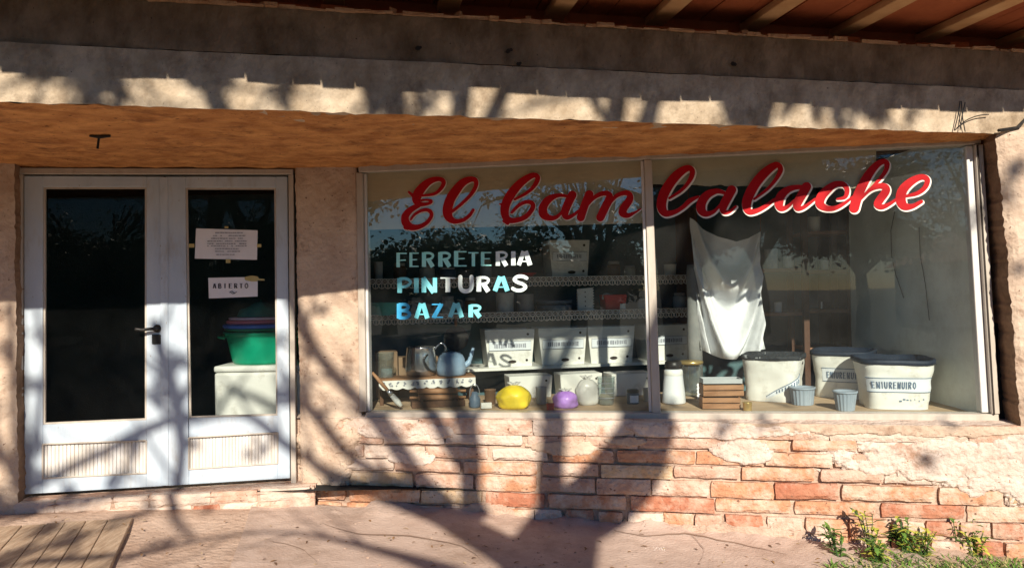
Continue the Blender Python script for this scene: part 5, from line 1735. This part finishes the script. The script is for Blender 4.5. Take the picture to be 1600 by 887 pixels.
for i in range(5200):
    px = random.uniform(1288, 1720); py = random.uniform(868, 930)
    if px < 1340 and py < 890 - (px - 1288) * .2: continue
    p = hit_g(px, py)
    a = random.uniform(0, 6.28)
    gm.k = random.choice((0, 0, 1, 2))
    leaf(gm, p + Vector((0, 0, -.005)), Vector((math.cos(a) * .5, math.sin(a) * .5, 1)), random.uniform(.03, .08), random.uniform(.005, .011), .8)
go = gm.build('grass', [weedA, weedC, mat('dry_grass', (.34, .30, .12), (.42, .36, .17), rough=.9, bump=0)])
go['kind'] = 'stuff'
# low heap of pale plaster flakes and pebbles on the ground
mb = MB()
scrap_m = mat('pale_flakes', (0.44, 0.37, 0.33), (0.56, 0.49, 0.45), scale=14, rough=0.9, bump=0.4, bscale=40)
q = hit_g(1024, 862)
mb.grid(lambda u, v: Vector(((u - .5) * .11 * (1 + .3 * nz((u * 3, v * 3, 0), 1)), (v - .5) * .06 + .015 * nz((u * 4, v * 3, 5), 1), .002 + .018 * abs(nz((u * 5, v * 5, 2), 1.6)))), 26, 18)
o = mb.build('plaster_flakes', scrap_m); o.location = (q.x, q.y, gz(q.x, q.y) + .012)
tag(o, 'small pile of pale plaster flakes lying on the ground below the bricks', 'litter')
mb = MB()
for i in range(110):
    px = random.uniform(380, 1300); py = 815 + random.random() ** 2 * 90
    p = hit_g(px, py)
    if p.y > 4.8 - .17 * p.x - .03: continue
    r = random.uniform(.002, .007)
    mb.box(p + Vector((0, 0, .016 + r * .4)), (r * 2, r * 1.5, r), random.uniform(0, 3), r * .4)
po_lit = MB()
for i in range(210):
    px = random.uniform(-60, 1500); py = 818 + random.random() * 110
    p = hit_g(px, py)
    if p.y > 4.78 - .17 * p.x or (px < 215 and random.random() < .5): continue
    a = random.uniform(0, 6.28)
    po_lit.k = random.choice((0, 0, 1, 2))
    zz = gz(p.x, p.y) + (berm(p.x, p.y)) + (.045 if px < 215 else .021)
    leaf(po_lit, Vector((p.x, p.y, zz)), Vector((math.cos(a), math.sin(a), random.uniform(-.05, .25))), random.uniform(.015, .045), random.uniform(.006, .016), .3)
lo = po_lit.build('leaf_litter', [mat('dead_leaf', (.20, .11, .05), (.30, .17, .08), rough=.9, bump=0), mat('dead_leaf_dark', (.09, .05, .03), (.14, .08, .05), rough=.9, bump=0), mat('dead_leaf_pale', (.42, .30, .18), (.5, .38, .24), rough=.9, bump=0)])
lo['kind'] = 'stuff'
mbk = MB()
def crack(pts, wd):
    P = catmull(pts, 8)
    vs = []
    for i, (x, y) in enumerate(P):
        x += 2.5 * nz((i * .35, x * .01, 1)); y += 1.2 * nz((i * .4, 3, y * .01))
        p = hit_g(x, y); q = hit_g(x, y + wd * (1 - abs(2 * i / (len(P) - 1) - 1)) + .25)
        for r in (p, q): r.z = gz(r.x, r.y) + berm(r.x, r.y) + .0235
        vs += [p, q]
    mbk.add(vs, [(2 * i, 2 * i + 1, 2 * i + 3, 2 * i + 2) for i in range(len(P) - 1)])
crack([(500, 822), (560, 838), (640, 842), (720, 858), (760, 887)], 1.5)
crack([(960, 838), (1010, 846), (1080, 845), (1160, 858), (1230, 872)], 1.4)
crack([(1080, 845), (1100, 866), (1090, 890)], 1.2)
crack([(420, 850), (470, 862), (500, 890)], 1.2)
ck = mbk.build('pavement_crack', mat('crack_soil', (.24, .165, .125), (.30, .21, .16), rough=1, bump=0))
ck['kind'] = 'structure'
po = mb.build('rubble_crumbs', ground_m); po['kind'] = 'stuff'

# ================================================================== THE TREE THAT SHADES THE FRONT
random.seed(11)
YT = -1.25
def base_y(px):
    P = [(-200, 830), (0, 816), (460, 800), (600, 812), (850, 818), (1270, 845), (1700, 880)]
    for (x0, y0), (x1, y1) in zip(P, P[1:]):
        if x0 <= px <= x1: return y0 + (y1 - y0) * (px - x0) / (x1 - x0)
    return 830
def surf(px, py):
    if py < 153 + .034 * px + 6: return FB.hit(px, py)
    if py > base_y(px): return hit_g(px, py)
    if px < 458: return FD.hit(px, py, .03)
    return FF.hit(px, py)
def up(p, yt):
    t_ = (yt - p.y) / SUN.y
    return p + SUN * t_
STROKES = [
    # (pixel trace of where its shade falls, half width px)
    [(850, 985, 76), (850, 930, 76), (853, 887, 73), (868, 850, 62), (884, 815, 52)],
    [(890, 815, 52), (925, 792, 52), (952, 768, 54), (980, 735, 54), (1000, 700, 50), (1014, 660, 44), (1028, 590, 38), (1050, 500, 32), (1090, 400, 28), (1130, 260, 24), (1152, 190, 26), (1152, 130, 24)],
    [(880, 830, 44), (862, 790, 26), (860, 750, 22), (862, 705, 21), (868, 660, 20), (866, 600, 18), (880, 500, 16), (960, 350, 14), (982, 190, 7), (985, 130, 6)],
    [(865, 910, 60), (810, 872, 38), (740, 834, 29), (690, 806, 25), (640, 783, 21), (590, 765, 16), (545, 752, 12), (505, 735, 10), (480, 715, 8), (440, 690, 9), (404, 657, 8), (363, 643, 7), (300, 657, 7), (262, 658, 8), (212, 678, 9), (166, 702, 8), (110, 728, 8), (40, 765, 9)],
    [(745, 815, 24), (736, 785, 19), (735, 745, 18), (736, 700, 17), (728, 662, 17), (715, 600, 15), (700, 500, 13), (720, 330, 12), (712, 178, 10), (700, 122, 10)],
    [(700, 795, 18), (668, 762, 15), (645, 735, 14), (625, 705, 15), (600, 668, 15), (560, 622, 12), (528, 590, 11), (500, 558, 10), (478, 525, 12), (462, 480, 12), (440, 420, 10), (500, 280, 10), (472, 165, 11), (447, 108, 10)],
    [(650, 760, 10), (590, 738, 9), (538, 706, 9), (496, 650, 10), (470, 630, 8), (443, 616, 7), (403, 592, 7), (363, 570, 6), (320, 555, 6)],
    [(850, 985, 50), (780, 940, 36), (715, 903, 24), (660, 880, 14), (600, 862, 9), (545, 848, 7), (495, 838, 5), (454, 833, 4), (378, 834, 4), (302, 845, 4), (227, 864, 6), (150, 875, 8), (60, 880, 9)],
    [(470, 752, 5), (353, 764, 5), (252, 770, 6), (151, 782, 9), (60, 800, 12), (-20, 815, 14)],
    [(302, 842, 5), (270, 800, 9), (285, 715, 9), (280, 655, 11), (270, 605, 11), (250, 545, 10), (240, 500, 8)],
    [(700, 500, 10), (780, 330, 9), (788, 180, 4.5), (775, 122, 4)],
    [(500, 280, 9), (350, 200, 10), (300, 158, 9), (338, 122, 10), (370, 90, 8)],
    [(350, 200, 8), (245, 158, 4), (250, 98, 4)],
    [(350, 200, 8), (160, 175, 16), (95, 150, 17), (35, 95, 17), (10, 70, 14)],
    [(160, 175, 14), (150, 130, 24), (175, 90, 20)],
    [(640, 250, 16), (600, 178, 30), (590, 125, 30), (600, 80, 20)],
    [(880, 500, 14), (915, 330, 14), (925, 190, 9), (932, 130, 8)],
    [(1130, 260, 12), (1320, 230, 10), (1345, 200, 14), (1365, 145, 16)],
    [(735, 745, 12), (640, 560, 12), (640, 250, 14)],
]
tree_base = Vector((0.9, YT, gz(.9, 0) - .05))
tr = thing('shade_tree', 'broad forked street tree standing on the pavement opposite the show window', 'tree', (tree_base.x, YT, gz(.9, 0)))
tb = MB()
limb_pts = []
for i, stk in enumerate(STROKES):
    pts, rad = [], []
    for (x, y, hw) in catmull(stk, 4):
        s_ = surf(x, y)
        yt = YT + (0 if i == 0 else .12 * math.sin(i * 2.1) * min(1, abs(hw - 50) / 40))
        p = up(s_, yt)
        pts.append(p); rad.append(max(.006, hw * s_.y / FPX))
    # smooth the jumps where the shade crosses from one surface to another
    for _ in range(2):
        for k in range(1, len(pts) - 1):
            pts[k] = pts[k] * .5 + (pts[k - 1] + pts[k + 1]) * .25
    if i == 0:
        pts = [tree_base, tree_base.lerp(pts[0], .5)] + pts
        rad = [.36, .27] + rad
    tb.tube(pts, rad, 10)
    limb_pts.append((pts, rad))
random.seed(31)
for i, (pts, rad) in enumerate(limb_pts):
    if i == 0: continue
    for _ in range(7):
        k = random.randrange(len(pts) // 4, len(pts) - 1)
        d_ = (pts[min(k + 1, len(pts) - 1)] - pts[k]).normalized()
        sgn = random.choice((-1, 1))
        d2 = (d_ + Vector((sgn * d_.z, 0, -sgn * d_.x)) * random.uniform(.5, 1.1)).normalized()
        L_ = random.uniform(.3, .9)
        a = pts[k]; b = a + d2 * L_ * .5 + Vector((random.uniform(-.06, .06), random.uniform(-.1, .1), random.uniform(-.05, .08))); c = a + d2 * L_ + Vector((random.uniform(-.12, .12), random.uniform(-.15, .15), random.uniform(-.1, .12)))
        r_ = min(.02, rad[k] * .6)
        tb.tube([a, b, c], [r_, r_ * .6, .004], 5)
tb.build('trunk', bark, tr, world=True, smooth=True)
random.seed(12)
lf = MB()
def leaf_clump(c, r, n, size=(.05, .09)):
    for _ in range(n):
        while True:
            v = Vector((random.uniform(-1, 1), random.uniform(-1, 1), random.uniform(-1, 1)))
            if v.length < 1: break
        q = c + v * r
        lf.k = 0 if random.random() < .6 else 1
        dv = Vector((random.uniform(-1, 1), random.uniform(-1, 1), random.uniform(-.8, .5)))
        L_ = random.uniform(*size)
        leaf(lf, q, dv, L_, L_ * .5, .3)
SHADE = [(60, 800, 14, 30), (20, 790, 14, 30), (240, 800, 12, 26), (505, 640, 8, 16), (440, 140, 14, 30), (130, 130, 24, 70), (170, 145, 22, 60), (350, 125, 14, 30), (590, 150, 28, 90), (615, 110, 22, 60),
         (960, 160, 5, 8), (1040, 140, 8, 10), (1150, 170, 26, 80), (1235, 165, 12, 16), (1280, 170, 10, 16), (1320, 180, 20, 50), (1370, 165, 20, 50), (1430, 175, 10, 14), (1570, 300, 14, 30), (1590, 260, 12, 24), (1590, 420, 10, 14),
         (1500, 655, 10, 10), (1200, 650, 12, 16), (1130, 660, 14, 24), (560, 700, 8, 14), (520, 745, 10, 20), (300, 690, 7, 10), (420, 540, 8, 12), (290, 560, 8, 14), (100, 620, 8, 12), (60, 520, 7, 10), (1090, 580, 16, 24), (1290, 560, 10, 14), (620, 600, 10, 14),
         (1450, 720, 10, 14), (330, 800, 10, 12), (720, 660, 8, 8), (250, 610, 16, 34), (270, 560, 12, 22), (50, 600, 14, 26), (60, 690, 14, 24), (110, 770, 16, 30), (60, 745, 14, 24), (200, 700, 14, 20), (445, 600, 12, 20), (445, 530, 8, 10), (400, 700, 14, 22), (180, 745, 12, 16), (30, 800, 26, 90), (80, 830, 18, 40), (250, 850, 18, 30), (20, 560, 10, 18), (8, 650, 12, 24), (120, 845, 24, 40), (40, 870, 26, 50), (190, 815, 14, 24), (10, 720, 12, 24), (15, 500, 8, 12), (500, 480, 8, 10), (480, 600, 9, 16), (540, 760, 12, 22), (600, 640, 8, 12)]
for x, y, rpx, n in SHADE:
    s_ = surf(x, y)
    leaf_clump(up(s_, YT + random.uniform(-.3, .3)), rpx * s_.y / FPX * 1.15, n)
# crown above the roof line
for i in range(30):
    a = random.uniform(0, 6.28)
    c = Vector((tree_base.x - .4 + math.cos(a) * random.uniform(.3, 2.6), YT - .5 + math.sin(a) * random.uniform(0, 1.4), random.uniform(6.6, 8.6)))
    leaf_clump(c, random.uniform(.3, .6), 70, (.07, .12))
lf.build('crown', [leafA, leafB], tr, world=True)
bt = MB()
for pts, rad in limb_pts[1:6]:
    e = pts[-1]
    for k in range(3):
        tip = e + Vector((random.uniform(-.8, .8), random.uniform(-.9, .2), random.uniform(1.6, 2.8)))
        bt.tube([e, e.lerp(tip, .5) + Vector((random.uniform(-.2, .2), 0, .1)), tip], [rad[-1] * .9, rad[-1] * .6, .015], 6)
bt.build('upper_limbs', bark, tr, world=True, smooth=True)

# ================================================================== ACROSS THE STREET (seen mirrored in the panes)
def house(label, x0, x1, y, h, rh, wm, depth=7):
    t = thing('house', label, 'house', ((x0 + x1) / 2, y - depth / 2, gz(x0, y)))
    zg = gz((x0 + x1) / 2, y)
    mb = MB(); mb.box(((x0 + x1) / 2, y - depth / 2, zg + h / 2), (x1 - x0, depth, h)); mb.build('wall', wm, t, world=True)
    mb = MB()
    o_ = .45
    v = [(x0 - o_, y + o_, zg + h - .1), (x1 + o_, y + o_, zg + h - .1), (x1 + o_, y - depth - o_, zg + h - .1), (x0 - o_, y - depth - o_, zg + h - .1), (x0 + 1.5, y - depth / 2, zg + h + rh), (x1 - 1.5, y - depth / 2, zg + h + rh)]
    mb.add(v, [(0, 1, 5, 4), (1, 2, 5), (2, 3, 4, 5), (3, 0, 4), (3, 2, 1, 0)])
    mb.build('roof', roof_m, t, world=True)
    n = max(2, int((x1 - x0) / 3))
    for i in range(n):
        x = x0 + (i + .5) * (x1 - x0) / n
        if i == n // 2:
            mb = MB(); mb.box((x, y + .02, zg + 1.05), (1.0, .08, 2.1)); mb.build('door', wood_dark, t, world=True, bevel=.01)
        else:
            mb = MB(); mb.box((x, y + .02, zg + 1.6), (1.3, .1, 1.2)); f_ = mb.build('window', house_p, t, world=True, bevel=.01)
            mb = MB()
            for sx in (-.3, .3): mb.box((x + sx, y + .075, zg + 1.6), (.52, .02, 1.04))
            mb.build('pane', dark_tin, f_, world=True)
house('low ochre house with an orange tiled roof across the street', -9.4, -6.0, -20, 2.2, 1.3, house_w)
house('pale house with an orange tiled roof across the street', 9.5, 18, -24, 2.8, 1.4, house_p)
def far_tree(label, x, y, h, r, dens, seed, big=.22):
    random.seed(seed)
    zg = gz(x, y)
    t = thing('street_tree', label, 'tree', (x, y, zg), 0, 'trees across the street')
    mb = MB(); fol = MB()
    tips = []
    trunk_top = Vector((x + random.uniform(-.3, .3), y, zg + h * .38))
    mb.tube([(x, y, zg - .05), Vector((x, y, zg)).lerp(trunk_top, .5) + Vector((.1, 0, 0)), trunk_top], [.26, .2, .17], 8)
    for k in range(9):
        a = k * 2.4 + random.uniform(-.3, .3)
        tip = Vector((x + math.cos(a) * r * random.uniform(.4, 1), y + math.sin(a) * r * random.uniform(.4, 1), zg + h * random.uniform(.55, 1)))
        mid = trunk_top.lerp(tip, .5) + Vector((0, 0, .25))
        mb.tube([trunk_top - Vector((0, 0, .1)), mid, tip], [.12, .07, .02], 6)
        tips += [(mid, .5), (tip, .8)]
        for j in range(4):
            t2 = mid.lerp(tip, random.random()) + Vector((random.uniform(-1, 1), random.uniform(-1, 1), random.uniform(-.3, .9))) * r * .35
            mb.tube([mid, t2], [.04, .01], 5)
            tips.append((t2, .7))
    mb.build('trunk', bark, t, world=True, smooth=True)
    for c, s_ in tips:
        for _ in range(int(dens * s_)):
            v = Vector((random.gauss(0, .3), random.gauss(0, .3), random.gauss(0, .24))) * r * .5
            q = c + v
            fol.k = 0 if random.random() < .65 else 1
            L_ = random.uniform(.12, big)
            leaf(fol, q, Vector((random.uniform(-1, 1), random.uniform(-1, 1), random.uniform(-.6, .6))), L_, L_ * .55, .3)
    fol.build('crown', [leafA, leafB], t, world=True)
far_tree('tall leafy dark tree at the far side of the ochre house', -10.6, -11.5, 6.0, 2.3, 50, 1)
far_tree('half bare tree before the gap between the two houses', -3.4, -14.2, 6.2, 2.4, 14, 2)
far_tree('dense round tree before the pale house', 2.6, -17, 6.4, 2.4, 330, 3, .34)
far_tree('thin bare tree close to the street between the houses', -1.6, -10.2, 5.2, 1.8, 9, 4)
far_tree('tall leafy tree before the end of the pale house', 8.8, -15, 6.5, 2.6, 60, 5)
far_tree('low spreading tree between ochre house and street', -6.2, -13.5, 4.2, 2.0, 18, 6)
far_tree('dense dark bush-like tree standing nearest the street opposite the doors', -5.0, -9.0, 2.55, 2.0, 260, 7, .28)
far_tree('dense dark tree beside the ochre house, next to the nearest one', -8.0, -9.8, 2.6, 2.0, 260, 8, .28)
far_tree('bushy dark low tree opposite the plaster column', -2.6, -10.6, 2.4, 1.8, 240, 9, .28)
far_tree('dense dark tree across the street between the thin bare one and the round one', 0.4, -15.5, 5.6, 2.0, 300, 10, .34)
far_tree('dense dark tree across the street next to the tall leafy one', 5.6, -16.5, 5.8, 2.2, 300, 12, .34)
